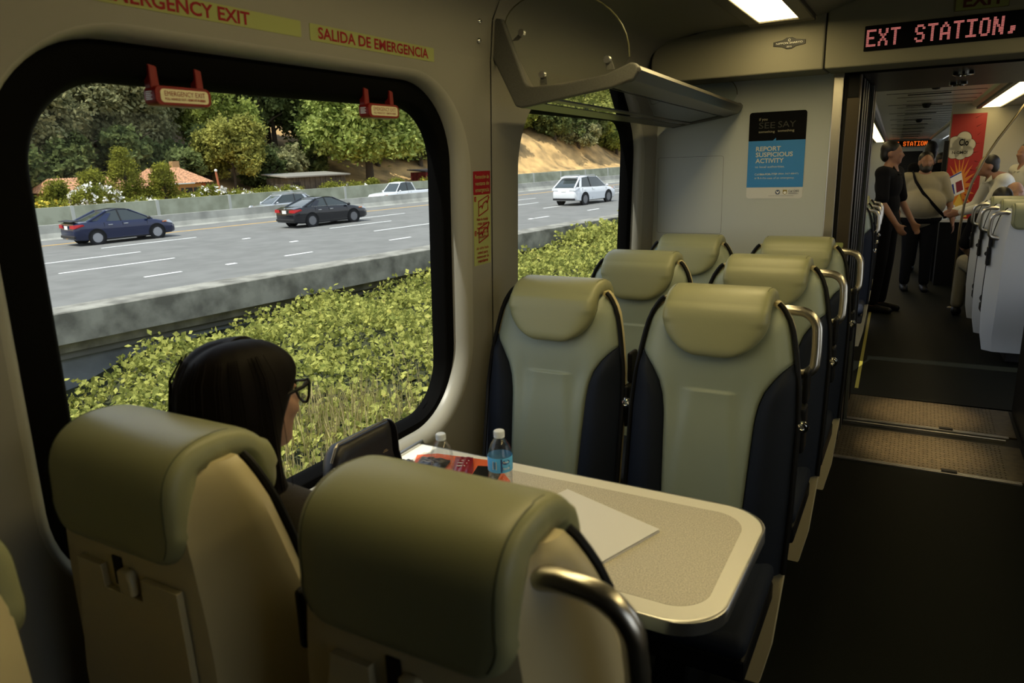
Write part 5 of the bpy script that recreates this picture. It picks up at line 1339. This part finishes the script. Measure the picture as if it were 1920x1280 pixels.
for k, (s, t, H, r, m) in enumerate(((22, 85, 15, 5.5, L_olive), (30, 80, 13, 4.6, L_olive), (38.5, 82, 15, 4.6, L_olive), (50.5, 86, 16, 5, L_mid), (56.5, 84, 15, 4.5, L_dark), (68, 88, 17, 6.5, L_dark), (82, 84, 15, 6.5, L_mid), (46, 92, 18, 6, L_dark), (90, 92, 15, 7, L_olive), (71, 81, 10, 4.2, L_mid), (78.5, 80, 10, 4.4, L_dark), (87, 83, 11, 5, L_mid))):
    T(('olive crown filling the left corner of the hillside', 'rounded olive crown above the cypresses', 'olive crown between the two big oaks', 'mid-green crown behind the shed post', 'dark crown above the shed', 'dark crown behind the right half of the sycamore', 'mid-green crown left of the golden bank', 'dark crown behind the yellow-green tree', 'olive crown on the slope left of the golden bank', 'mid-green crown low behind the sycamore trunk', 'dark crown above the red shed', 'mid-green crown at the pillar edge of the small window')[k], s, t, H, r, m, z0=.03, nleaf=4600)
for k, (s, t, H, r, m) in enumerate(((97, 84, 8, 4.6, L_mid), (110, 85.5, 8, 4.4, L_mid), (115, 81, 9, 4.8, L_dark), (122, 80, 10, 5.2, L_dark), (130, 82, 11, 5.6, L_mid), (139, 83, 12, 6, L_dark), (150, 84, 12, 6.5, L_mid))):
    T(('mid-green crown at the upper left of the small window', 'mid-green crown on top of the golden bank', 'dark crown at the upper right edge of the golden bank', 'dark crown falling down the right side of the golden bank', 'mid-green crown right of the golden bank', 'dark crown above the chain-link fence', 'mid-green crown at the right edge of the small window')[k], s, t, H, r, m, z0=.02, nleaf=4200, size=.33)
for k, (s, t, H, r, m) in enumerate(((24, 75, 5, 3, L_dark), (29.5, 77, 6, 3.2, L_dark), (35, 78, 6.5, 3.4, L_dark), (40.5, 77, 5.5, 2.8, L_dark), (44, 79, 6, 3, L_dark), (49, 75.5, 5, 2.6, L_dark), (53, 77, 5, 2.6, L_olive), (57, 78, 5.5, 3, L_dark), (98, 82, 5, 3.6, L_mid), (128, 82, 5, 4.5, L_dark), (136, 80, 4.5, 4, L_mid), (150, 80, 5, 5, L_dark))):
    T(('dark understory bush at the far left of the hillside', 'dark understory bush behind the cypresses', 'dark understory bush behind the house wing', 'dark understory bush behind the tiled roof', 'dark understory bush behind the chimney', 'dark understory bush left of the shed', 'grey-green understory bush beside the shed', 'dark understory bush behind the shed', 'green bush at the top left of the golden bank', 'dark bush below the oaks of the small window', 'green bush above the chain-link fence', 'dark bush at the far end of the chain-link fence')[k], s, t, H, r, m, z0=0.0, nleaf=2200, kind='bush')
# cypresses by the road
def cyp(label, s, t, H, r, n):
    root = empty('cypress'); tag(root, label, 'tree', 'yellow-green cypresses by the house'); root.matrix_world = ER @ Matrix.Translation((s, t, -1.0))
    C = []
    for i in range(int(n * 2)):
        a = rng.uniform(0, 2 * PI); z = rng.uniform(.12, 1) ** 1.3; R = r * (1.05 - z) * rng.uniform(.7, 1.15) + .1
        p = np.array([math.cos(a) * R, math.sin(a) * R, H * z]); C.append(p + rng.normal(size=(60, 3)) * np.array([.26, .26, .18]))
    leaf_obj('crown', np.concatenate(C), .12, L_cyp, root, aspect=.4)
    b = MB(); b.tube([(0, 0, -.3), (0.05, 0, H * .5), (0, 0, H * .9)], [.18, .12, .03], 8); b.build('trunk', M_bark, root)
cyp('low spreading cypress by the white oleander at the window edge', 22.5, 63, 3.5, 2.0, 75); cyp('spreading cypress half hiding the low house', 25.6, 64, 4.2, 2.1, 80)
cyp('tall pointed cypress in front of the low house', 28.4, 64.5, 5.8, 1.9, 95); cyp('cypress beside the edge of the tiled roof', 31.4, 64, 4.4, 1.9, 85)
# flowering shrubs along the far wall
M_blos = pmat('white_blossom', (.78, .76, .70), .8); M_yblos = pmat('yellow_blossom', (.65, .50, .05), .8)
def shrub(label, s, t, H, r, nl, nb, blos=None, grp='shrubs behind the far wall'):
    root = empty('shrub'); tag(root, label, 'shrub', grp); H *= .68; root.matrix_world = ER @ Matrix.Translation((s, t, .25))
    C = clumps((0, 0, H * .5), (r, r * .6, H * .5), max(8, nl // 15), 30, .16); leaf_obj('foliage', C, .085, L_bush, root)
    if nb:
        C = clumps((0, -.15, H * .55), (r * 1.02, r * .65, H * .5), max(6, nb // 7), 7, .10, hollow=.85); leaf_obj('blossoms', C, .10, blos or M_blos, root, aspect=.9)
shrub('tall oleander covered in white flowers at the left edge', 24.0, 60.0, 2.7, 1.9, 1800, 520)
shrub('yellow-flowered shrub low at the window edge', 20.3, 59, 1.3, 1.4, 900, 160, M_yblos)
shrub('low white-flowered shrub beside the tall oleander', 27.0, 59.2, .95, 1.7, 1100, 130)
shrub('white-flowered shrub in front of the tiled house', 33.2, 59.6, 1.9, 1.3, 1000, 260)
shrub('low green shrub below the house window', 31.3, 59.2, .95, 1.5, 1100, 20)
shrub('white-dotted green shrub below the tiled eave', 35.3, 59.4, 1.15, 1.5, 1100, 120)
shrub('round green shrub by the orange post', 38.3, 59.3, 1.25, 1.4, 1100, 10)
shrub('white-flowered shrub between the post and the shed', 40.8, 59.3, 1.2, 1.5, 1000, 130)
shrub('dark green mound shrub in front of the shed door', 45.8, 59.3, 1.35, 1.3, 1100, 0)
shrub('white-flowered low shrub in front of the shed', 48.6, 59.3, 1.15, 1.4, 1000, 110)
shrub('spiky green shrub in front of the shed wall', 51.0, 59.3, 1.5, .9, 800, 0)
shrub('small rounded shrub near the end of the shed', 54.3, 59.3, 1.2, 1.0, 800, 0)
shrub('small yellowish shrub under the sycamore', 59.0, 59.3, 1.1, 1.0, 700, 40, M_yblos)

# ---- bramble bank between track and highway
def veg_pts(n, s0, s1, t0, t1, jit):
    s = rng.uniform(s0, s1, n); t = rng.uniform(t0, t1, n)
    h = np.array([veg_h(a, b) for a, b in zip(s, t)]) + rng.normal(size=n) * jit - rng.uniform(0, .22, n)
    return np.stack([s, t, h], 1)
L_br = leafmat('bramble_leaves', (.12, .15, .035), (.54, .53, .14), 3.5, .35, (.48, .26, .12))
A = [veg_pts(52000, -1, 9, 2.4, 7, .09), veg_pts(52000, 0, 22, 6.5, 13.95, .10), veg_pts(12000, 20, 40, 8, 13.95, .12)]
br = leaf_obj('bramble_foliage', np.concatenate(A), np.concatenate([np.full(52000, .036), np.full(52000, .058), np.full(12000, .10)]), L_br, None, up=.25, aspect=.75, M=ER)
tag(br, 'sunlit yellow-green bramble leaves filling the bank below the highway parapet', 'brambles', None, 'stuff')
# sprays of young leaves that stick out above the bank
nsp = 130; S = rng.uniform(0, 24, nsp); Tt = rng.uniform(4, 13.7, nsp); C = []
for a, b_ in zip(S, Tt):
    h = veg_h(a, b_); q = rng.uniform(.12, .40); w = rng.normal(size=2) * .15
    for k in range(26):
        u = k / 26; C.append((a + w[0] * u + rng.normal() * .06, b_ + w[1] * u + rng.normal() * .06, h + q * u + rng.normal() * .03))
spy = leaf_obj('bramble_shoots', np.array(C), .05, L_br, None, up=.2, aspect=.75, M=ER); tag(spy, 'taller bramble shoots standing above the bank of leaves', 'brambles', None, 'stuff')
gs = MB(ER); rr = random.Random(5)
for i in range(1900):
    s, t = rr.gauss(5.2, 1.5), rr.uniform(5.0, 9.0); h = veg_h(s, t) - .08; L = rr.uniform(.25, .60); dx, dy = rr.gauss(.05, .09), rr.gauss(0, .09); w = rr.uniform(.004, .009)
    gs.add([(s - w, t, h), (s + w, t, h), (s + dx * .5 + w * .7, t + dy * .5, h + L * .6), (s + dx, t + dy, h + L), (s + dx * .5 - w * .7, t + dy * .5, h + L * .6)], [(0, 1, 2, 4), (4, 2, 3)])
go = gs.build('dry_grass', pmat('straw', (.52, .42, .18), .9, noise=(2.0, .3)), smooth=0, fix=False); tag(go, 'dry straw-coloured grass stems among the brambles near the train', 'grass', None, 'stuff')

# ---- houses and sheds across the road
def tile_mat():
    m = pmat('terracotta_tiles', (.50, .25, .13), .85, noise=(5.0, .35), col2=(.20, .11, .06)); return m
def house():
    r = empty('house'); tag(r, 'low tan house with a terracotta tiled roof across the highway', 'house'); r.matrix_world = ER @ Matrix.Translation((32, 68, -1.2))
    M_st = pmat('tan_stucco', (.42, .26, .11), .85)
    b = MB(); b.box((-7.2, .4, 0), (5.6, 7, 2.95)); b.build('walls', M_st, r, smooth=0)
    b = MB(); b.box((5.3, .3, 0), (5.62, .7, 2.95)); b.box((-.2, .33, 0), (.1, .6, 2.7)); b.build('corner_posts', pmat('brick_red', (.33, .11, .05), .8), r, smooth=0)
    def roof(x0, x1, y0, y1, ze, zr, hip):
        b = MB(); ym = (y0 + y1) / 2; n = int((x1 - x0) / .28)
        for side in (0, 1):
            def fn(u, v):
                x = lerp(x0 + hip * v * .8, x1 - hip * v, u); yy = lerp(y0 if side == 0 else y1, ym, v)
                return (x, yy, lerp(ze, zr, v) + .055 * abs(math.sin(PI * n * u)) + .02 * ((v * 9) % 1))
            b.grid(fn, n * 4, 9)
        b.add([(x1, y0, ze), (x1, y1, ze), (x1 - hip, ym, zr)], [(0, 1, 2)]); b.add([(x0, y0, ze), (x0, y1, ze), (x0 + hip * .8, ym, zr)], [(0, 1, 2)])
        b.add([(x0, y0, ze - .06), (x1, y0, ze - .06), (x1, y1, ze - .06), (x0, y1, ze - .06)], [(0, 1, 2, 3)])
        return b.build('tiled_roof', tile_mat(), r, smooth=0, fix=False)
    rf = roof(.6, 6.3, -.3, 7.4, 2.98, 4.45, 1.4)
    b = MB(); b.tube([(1.4, -.32, 2.96), (4.2, -.32, 2.96)], .06, 8); b.build('gutter', pmat('grey_gutter', (.35, .42, .42), .5), rf)
    roof(-7.8, .8, .1, 7.2, 2.75, 3.9, 1.0)
    for x0, x1, z0, z1 in ((3.6, 5.0, 1.75, 2.55), (3.15, 3.4, 1.75, 2.55), (-4.3, -2.7, 1.2, 2.2), (-.9, -.3, 1.4, 2.2)):
        b = MB(); b.box((x0, .34, z0), (x1, .42, z1)); w = b.build('window', pmat('dark_window', (.02, .025, .03), .15), r, smooth=0)
        if x1 - x0 > .5:
            b = MB(); b.box(((x0 + x1) / 2 - .03, .31, z0), ((x0 + x1) / 2 + .03, .35, z1)); b.build('mullion', M_st, w, smooth=0)
    b = MB(); b.box((4.6, 4.2, 4.0), (5.3, 4.9, 5.1)); b.build('chimney', M_st, r, smooth=0)
house()
def shed(label, s, t, L, Dp, h0, h1, col, roofc):
    r = empty('shed'); tag(r, label, 'shed'); r.matrix_world = ER @ Matrix.Translation((s, t, -.8))
    b = MB(); n = int(L / .35)
    for i in range(n): b.box((i * L / n, .02 * (i % 2), 0), ((i + 1) * L / n - .03, .1, h0))
    b.box((0, .1, 0), (L, Dp, h0)); b.build('board_walls', pmat(label[:12] + '_boards', col, .9, noise=(1.5, .4)), r, smooth=0)
    b = MB(); b.prism([(-.4, h0 + .0), (Dp + .3, h1), (Dp + .3, h1 + .12), (-.4, h0 + .14)], -.4, L + .4, 'x'); b.build('roof', pmat(label[:12] + '_roof', roofc, .8), r, smooth=0)
    b = MB(); b.box((L * .08, -.03, 0), (L * .2, .03, h0 * .8)); b.build('door', pmat('dark_boards', (.02, .017, .012), .9), r, smooth=0)
shed('long dark weathered wooden shed under the sycamore', 46.8, 68, 7.8, 4, 2.55, 2.9, (.07, .058, .042), (.22, .21, .18))
shed('small red-fronted shed at the right end of the big window', 72.5, 73, 3.2, 3, 2.2, 2.5, (.22, .035, .03), (.05, .04, .035))
pl = empty('post'); tag(pl, 'orange wooden post with a white lamp beside the tiled house', 'post'); pl.matrix_world = ER @ Matrix.Translation((37.4, 65.5, -1))
b = MB(); b.tube([(0, 0, 0), (.0, 0, 2.2), (-.12, 0, 3.7)], .10, 8); b.build('pole', pmat('orange_post', (.40, .13, .06), .8), pl)
b = MB(); b.ell((-.12, 0, 3.85), (.14, .14, .14), 10, 8); b.build('lamp_globe', M_whitep, pl)
fn_ = empty('chain_fence'); tag(fn_, 'grey chain-link fence along the far wall beyond the golden bank', 'fence'); fn_.matrix_world = ER
b = MB()
for i in range(22): b.box((112 + i * 3, 57.6, .9), (112.08 + i * 3, 57.68, 2.5))
b.build('fence_posts', pmat('galvanised', (.4, .4, .38), .5), fn_, smooth=0)
b = MB()
for i in range(12): b.box((112, 57.62, 1.05 + i * .12), (175, 57.635, 1.075 + i * .12))
b.build('fence_mesh', pmat('galvanised', (.4, .4, .38), .5), fn_, smooth=0)

# ---- vehicles
M_tyre = pmat('tyre_rubber', (.010, .010, .011), .8); M_rim = pmat('alloy_rim', (.62, .62, .63), .35); M_arch = pmat('wheel_arch', (.004, .004, .004), .9)
M_cglass = pmat('car_glass', (.035, .045, .045), .05, spec=.7); M_tail = pmat('tail_lamp', (.42, .012, .015), .25); M_headl = pmat('head_lamp', (.7, .72, .75), .15); M_amber = pmat('amber_lamp', (.75, .20, .03), .3); M_trimk = pmat('black_trim', (.012, .012, .013), .5)
def car(name, label, cat, s, t, z, rot, L, W, H, paint, kind='sedan', wb=2.65, wr=.32, spokes=8, chrome=True, spoiler=False, badge=False, glass=None, grp='vehicles on the highway', trim=None):
    r = empty(name); tag(r, label, cat, grp); hl_ = L / 2; w2 = W / 2
    P = bpy.data.materials.get(paint[0]) or pmat(paint[0], paint[1], .25, metal=paint[2], coat=.6)
    if kind == 'sedan':
        xs = [-hl_, -hl_ + .05, -hl_ + .35, -hl_ + .95, -.6, 0, .75, 1.1, hl_ - .75, hl_ - .25, hl_ - .04, hl_]
        top = [.70, .96, 1.03, 1.03, .99, .97, .96, .95, .87, .74, .60, .50]; bot = [.36, .27, .22, .20, .19, .19, .19, .19, .20, .22, .26, .34]
        gx = (-hl_ + .62, -hl_ + 1.55, .18, 1.18); zb = (1.01, .94)
    elif kind == 'suv':
        xs = [-hl_, -hl_ + .06, -hl_ + .3, -hl_ + .9, -.6, 0, .8, 1.2, hl_ - .8, hl_ - .25, hl_ - .04, hl_]
        top = [.85, 1.06, 1.12, 1.11, 1.08, 1.06, 1.05, 1.04, .98, .86, .70, .60]; bot = [.46, .34, .28, .25, .24, .24, .24, .24, .25, .27, .32, .42]
        gx = (-hl_ + .10, -hl_ + .85, .35, 1.25); zb = (1.10, 1.03)
    else:
        xs = [-hl_, -hl_ + .03, -hl_ + .1, -hl_ + 1.7, -hl_ + 1.95, 0, .9, 1.2, hl_ - .9, hl_ - .3, hl_ - .04, hl_]
        top = [1.02, 1.10, 1.12, 1.12, 1.14, 1.14, 1.12, 1.10, 1.05, .98, .85, .70]; bot = [.50, .42, .36, .34, .32, .32, .32, .32, .32, .34, .38, .46]
        gx = (-hl_ + 2.05, -hl_ + 2.35, .55, 1.25); zb = (1.12, 1.08)
    rings = []
    for x, zt, z0 in zip(xs, top, bot):
        e = min(1, (hl_ - abs(x)) / .45); pw = w2 * (.80 + .20 * math.sqrt(max(0, 1 - (1 - e) ** 2)))
        zm = lerp(z0, zt, .55)
        half = [(pw * .90, z0), (pw * .985, z0 + .05), (pw, zm), (pw * .985, lerp(zm, zt, .6)), (pw * .93, zt - .025), (pw * .80, zt)]
        rings.append([(x, y, zz) for y, zz in half] + [(x, -y, zz) for y, zz in reversed(half)])
    b = MB(); b.loft(rings); bo = b.build('body', P, r, smooth=50, bevel=0)
    # cabin
    g0, g1, g2, g3 = gx; zr = H
    def sec(x, zz, wv): return (x, wv, zz)
    st = [(g0, zb[0], .80, .80), (g1, zr - .05, .80, .66), (lerp(g1, g2, .5), zr, .82, .645), (g2, zr - .035, .82, .65), (g3, zb[1], .82, .80)]
    rings = []
    for x, zt, wb_, wt in st:
        zb_ = interp(x, [g0, g3], zb) - .05
        rings.append([(x, w2 * wb_ * 1.10, zb_), (x, w2 * wt, zt), (x, w2 * wt * .6, zt + .012), (x, -w2 * wt * .6, zt + .012), (x, -w2 * wt, zt), (x, -w2 * wb_ * 1.10, zb_)])
    b = MB(); b.loft(rings); b.build('cabin_glass', glass or M_cglass, r, smooth=40)
    b = MB(); rings = []
    for x, zt, _, wt in ((g1 - .10, zr - .085, 0, .67), (g1, zr - .045, 0, .67), (lerp(g1, g2, .5), zr + .008, 0, .655), (g2, zr - .03, 0, .66), (g2 + .10, zr - .072, 0, .67)):
        rings.append([(x, w2 * wt + .01, zt - .035), (x, w2 * wt + .012, zt), (x, w2 * wt * .6, zt + .022), (x, -w2 * wt * .6, zt + .022), (x, -w2 * wt - .012, zt), (x, -w2 * wt - .01, zt - .035)])
    b.loft(rings); b.build('roof', P, r, smooth=40)
    for sg in (-1, 1):
        def sd(x, f):  # point on the cabin side: f = 0 belt .. 1 roof
            zt = interp(x, [g0, g1, lerp(g1, g2, .5), g2, g3], [zb[0], zr - .05, zr, zr - .035, zb[1]]); zb_ = interp(x, [g0, g3], zb) - .01
            wt = interp(x, [g0, g1, lerp(g1, g2, .5), g2, g3], [.80, .66, .645, .65, .80])
            return V(x, sg * w2 * (lerp(.885, wt, f) + .012), lerp(zb_, zt, f))
        b = MB()
        b.tube([V(g3 + .04, sg * w2 * .83, zb[1] - .02), V(g2 + .05, sg * w2 * .665, zr - .055)], .035, 6)
        b.tube([V(g0 - .03, sg * w2 * .82, zb[0] - .02), V(g1 - .05, sg * w2 * .675, zr - .07)], .055 if kind != 'suv' else .05, 6)
        if kind == 'sedan': b.loft([[sd(g0 + .35, 0), sd(g0 + .75, 0), sd(g1 + .12, .72), sd(g1 - .12, .9)], [p * 1.0 + V(0, -sg * .02, 0) for p in (sd(g0 + .35, 0), sd(g0 + .75, 0), sd(g1 + .12, .72), sd(g1 - .12, .9))]])
        if kind == 'suv': b.loft([[sd(g1 - .35, 0), sd(g1 - .12, 0), sd(g1 + .20, .98), sd(g1 - .02, .98)], [p + V(0, -sg * .02, 0) for p in (sd(g1 - .35, 0), sd(g1 - .12, 0), sd(g1 + .20, .98), sd(g1 - .02, .98))]])
        b.build('pillars', P, r, smooth=40)
        b = MB(); xm = lerp(g1, g2, .48) + .05; b.tube([sd(xm, 0), sd(xm - .05, 1)], .028, 6); b.build('door_pillar', M_trimk, r)
        if chrome:
            b = MB(); b.tube([V(g3 - .05, sg * (w2 * .90), zb[1] + .005), V(xm, sg * (w2 * .905), lerp(*zb, .4) + .005), V(g0 + .45, sg * (w2 * .895), zb[0] + .005)], .010, 6); b.build('window_trim', M_chrome, r)
        b = MB()
        for xd in (xm + .02, g2 + .72, g0 + .62): b.box((xd, sg * w2 * .985 - .012, .32), (xd + .012, sg * w2 * .985 + .006 * sg, interp(xd, xs, top) - .08)) if sg > 0 else b.box((xd, sg * w2 * .985 - .006, .32), (xd + .012, sg * w2 * .985 + .012, interp(xd, xs, top) - .08))
        b.build('door_gaps', M_trimk, r, smooth=0)
        for xd in (xm + .16, g0 + .88):
            b = MB(); b.cbox((xd, sg * (w2 + .008), .83 if kind == 'sedan' else .93), (.20, .03, .035)); b.build('door_handle', M_chrome if kind == 'sedan' else P, r, smooth=0, bevel=.01)
        b = MB(); b.ell((g3 - .22, sg * (w2 + .085), zb[1] + .06), (.09, .09, .075), 12, 8); b.build('mirror', P if kind != 'sedan' else M_trimk, r)
        b = MB(); x = -hl_; zt = .83 if kind == 'sedan' else .98
        b.loft([[(x + .02, sg * w2 * .45, zt - .06), (x + .05, sg * w2 * .92, zt - .07), (x + .42, sg * (w2 * .992), zt + .03), (x + .36, sg * w2 * .985, zt + .10), (x + .05, sg * w2 * .90, zt + .09), (x + .02, sg * w2 * .5, zt + .07)],
                [(x - .02, sg * w2 * .45, zt - .06), (x + .0, sg * (w2 * .93), zt - .07), (x + .42, sg * (w2 + .012), zt + .03), (x + .36, sg * (w2 + .010), zt + .10), (x + .0, sg * w2 * .90, zt + .09), (x - .02, sg * w2 * .5, zt + .07)]])
        b.build('tail_lamp', M_tail if not (kind == 'suv' and 'small window' in label) else M_headl, r, smooth=0)
        b = MB(); x = hl_; zh = .68 if kind == 'sedan' else .82
        b.loft([[(x - .10, sg * w2 * .5, zh - .06), (x - .12, sg * w2 * .90, zh - .05), (x - .62, sg * w2 * .985, zh + .10), (x - .30, sg * w2 * .93, zh + .12)], [(x - .05, sg * w2 * .5, zh - .06), (x - .08, sg * w2 * .94, zh - .05), (x - .62, sg * (w2 + .012), zh + .10), (x - .28, sg * w2 * .96, zh + .14)]])
        b.build('head_lamp', M_headl, r, smooth=0)
        b = MB(); b.cbox((x - .52, sg * (w2 * .985 + .006), zh + .085), (.20, .02, .05)); b.build('side_marker', M_amber, r, smooth=0)
        for xw_ in (-wb / 2 - .02, wb / 2 - .02):
            b = MB(); b.lathe([(0, 0), (wr + .075, 0), (wr + .075, .012 * sg), (0, .012 * sg)], (xw_, sg * (w2 - .004), wr + .015), 28, axis='y'); b.build('wheel_arch', M_arch, r, smooth=0)
            yo = sg * (w2 + .012); d_ = -sg
            b = MB(); b.lathe([(wr * .66, 0), (wr * .93, 0), (wr, .03 * d_), (wr, .20 * d_), (wr * .7, .21 * d_)], (xw_, yo, wr), 30, axis='y', caps=False); wh = b.build('wheel', M_tyre, r, smooth=40)
            b = MB(); b.lathe([(wr * .70, .0), (wr * .66, .006 * d_), (wr * .62, .05 * d_), (0, .05 * d_)], (xw_, yo, wr), 30, axis='y')
            for k in range(spokes):
                a = 2 * PI * k / spokes; c_, s_ = math.cos(a), math.sin(a); q = wr * .075 * (9 / spokes) ** .7
                pts = [(q, .05), (q * 1.2, .62), (-q * 1.2, .62), (-q, .05)]
                vs = [(xw_ + (-s_ * u * 1.0 + c_ * v * wr), yo + d_ * dd, wr + (c_ * u + s_ * v * wr)) for dd in (.004, .03) for u, v in pts]
                b.add(vs, [(0, 1, 2, 3), (0, 1, 5, 4), (2, 3, 7, 6), (1, 2, 6, 5)], 1)
            b.build('rim', [pmat('rim_well_grey', (.16, .16, .165), .5) if spokes != 12 else pmat('wheel_cover_grey', (.32, .32, .33), .5), M_rim], wh, smooth=0, fix=False)
    x = -hl_; zp = .80 if kind == 'sedan' else .93
    b = MB(); b.cbox((x - .012, 0, zp), (.02, .34, .16)); b.build('number_plate', M_whitep, r, smooth=0)
    b = MB(); b.box((x - .03, -w2 * .86, .34), (x + .10, w2 * .86, .46)); b.build('bumper_lower', M_trimk, r, smooth=0, bevel=.03)
    b = MB(); b.box((-wb / 2, -w2 * .96, .17 if kind == 'sedan' else .24), (wb / 2, w2 * .96, .24 if kind == 'sedan' else .34)); b.build('sill', M_trimk, r, smooth=0, bevel=.02)
    if spoiler:
        b = MB(); b.prism([(x - .03, 1.045), (x + .30, 1.085), (x + .30, 1.11), (x - .05, 1.075)], -w2 * .80, w2 * .80, 'y'); b.box((x + .10, -.5, 1.0), (x + .2, -.44, 1.08)); b.box((x + .10, .44, 1.0), (x + .2, .5, 1.08)); b.build('spoiler', M_trimk, r, smooth=0, bevel=.01)
    if badge:
        b = MB(); b.lathe([(.03, -.014), (.055, -.016), (.055, 0)], (x + .03, 0, .955), 18, axis='x'); b.build('badge', M_chrome, r)
    if kind == 'suv':
        b = MB()
        for sg in (-1, 1): b.tube([(g1 - .05, sg * w2 * .60, zr + .01), (g1 + .1, sg * w2 * .60, zr + .07), (g2 - .1, sg * w2 * .60, zr + .07), (g2, sg * w2 * .60, zr + .02)], .018, 6)
        b.build('roof_rails', M_alu, r)
        b = MB(); b.prism([(g1 - .30, zr - .03), (g1 + .05, zr + .01), (g1 + .05, zr + .035), (g1 - .30, zr - .005)], -w2 * .62, w2 * .62, 'y'); b.build('spoiler', P, r, smooth=0)
    if kind == 'pickup':
        b = MB(); b.box((-hl_ + .12, -w2 * .84, .9), (-hl_ + 1.9, w2 * .84, 1.125)); b.build('cargo_bed', M_arch, r, smooth=0)
    r.matrix_world = ER @ Matrix.Translation((s, t, z)) @ Matrix.Rotation(rot, 4, 'Z')
    return r
car('car', 'dark blue sedan with a small rear spoiler, furthest back of the cars on the highway', 'car', 14.85, 35.05, 0, 0, 4.45, 1.72, 1.48, ('blue_paint', (.006, .013, .055), .3), wr=.31, spokes=12, spoiler=True, chrome=False)
car('car', 'black sedan with five-spoke wheels and chrome window line', 'car', 23.75, 31.7, 0, 0, 4.66, 1.78, 1.44, ('black_paint', (.005, .006, .010), .2), wr=.33, spokes=10, badge=True)
car('suv', 'white SUV seen through the small window', 'suv', 39.25, 25.4, 0, 0, 4.75, 1.86, 1.70, ('white_paint', (.74, .76, .78), 0), kind='suv', wb=2.72, wr=.36, spokes=10)
car('pickup_truck', 'white pickup truck on the opposite carriageway', 'truck', 42.8, 46.2, -.5, PI, 5.9, 1.95, 1.84, ('white_paint', (.74, .76, .78), 0), kind='pickup', wb=3.5, wr=.38, spokes=6, chrome=False)
car('car', 'silver car on the opposite carriageway behind the black sedan', 'car', 30.3, 45.0, -.5, PI, 4.6, 1.82, 1.62, ('silver_paint', (.48, .50, .52), .55), kind='suv', wb=2.7, wr=.34, spokes=10)
car('car', 'distant blue car on the opposite carriageway beyond the white SUV', 'car', 88, 46.0, -.5, PI, 4.6, 1.8, 1.6, ('bright_blue_paint', (.03, .10, .32), .3), kind='suv', wb=2.7, wr=.34, spokes=8)
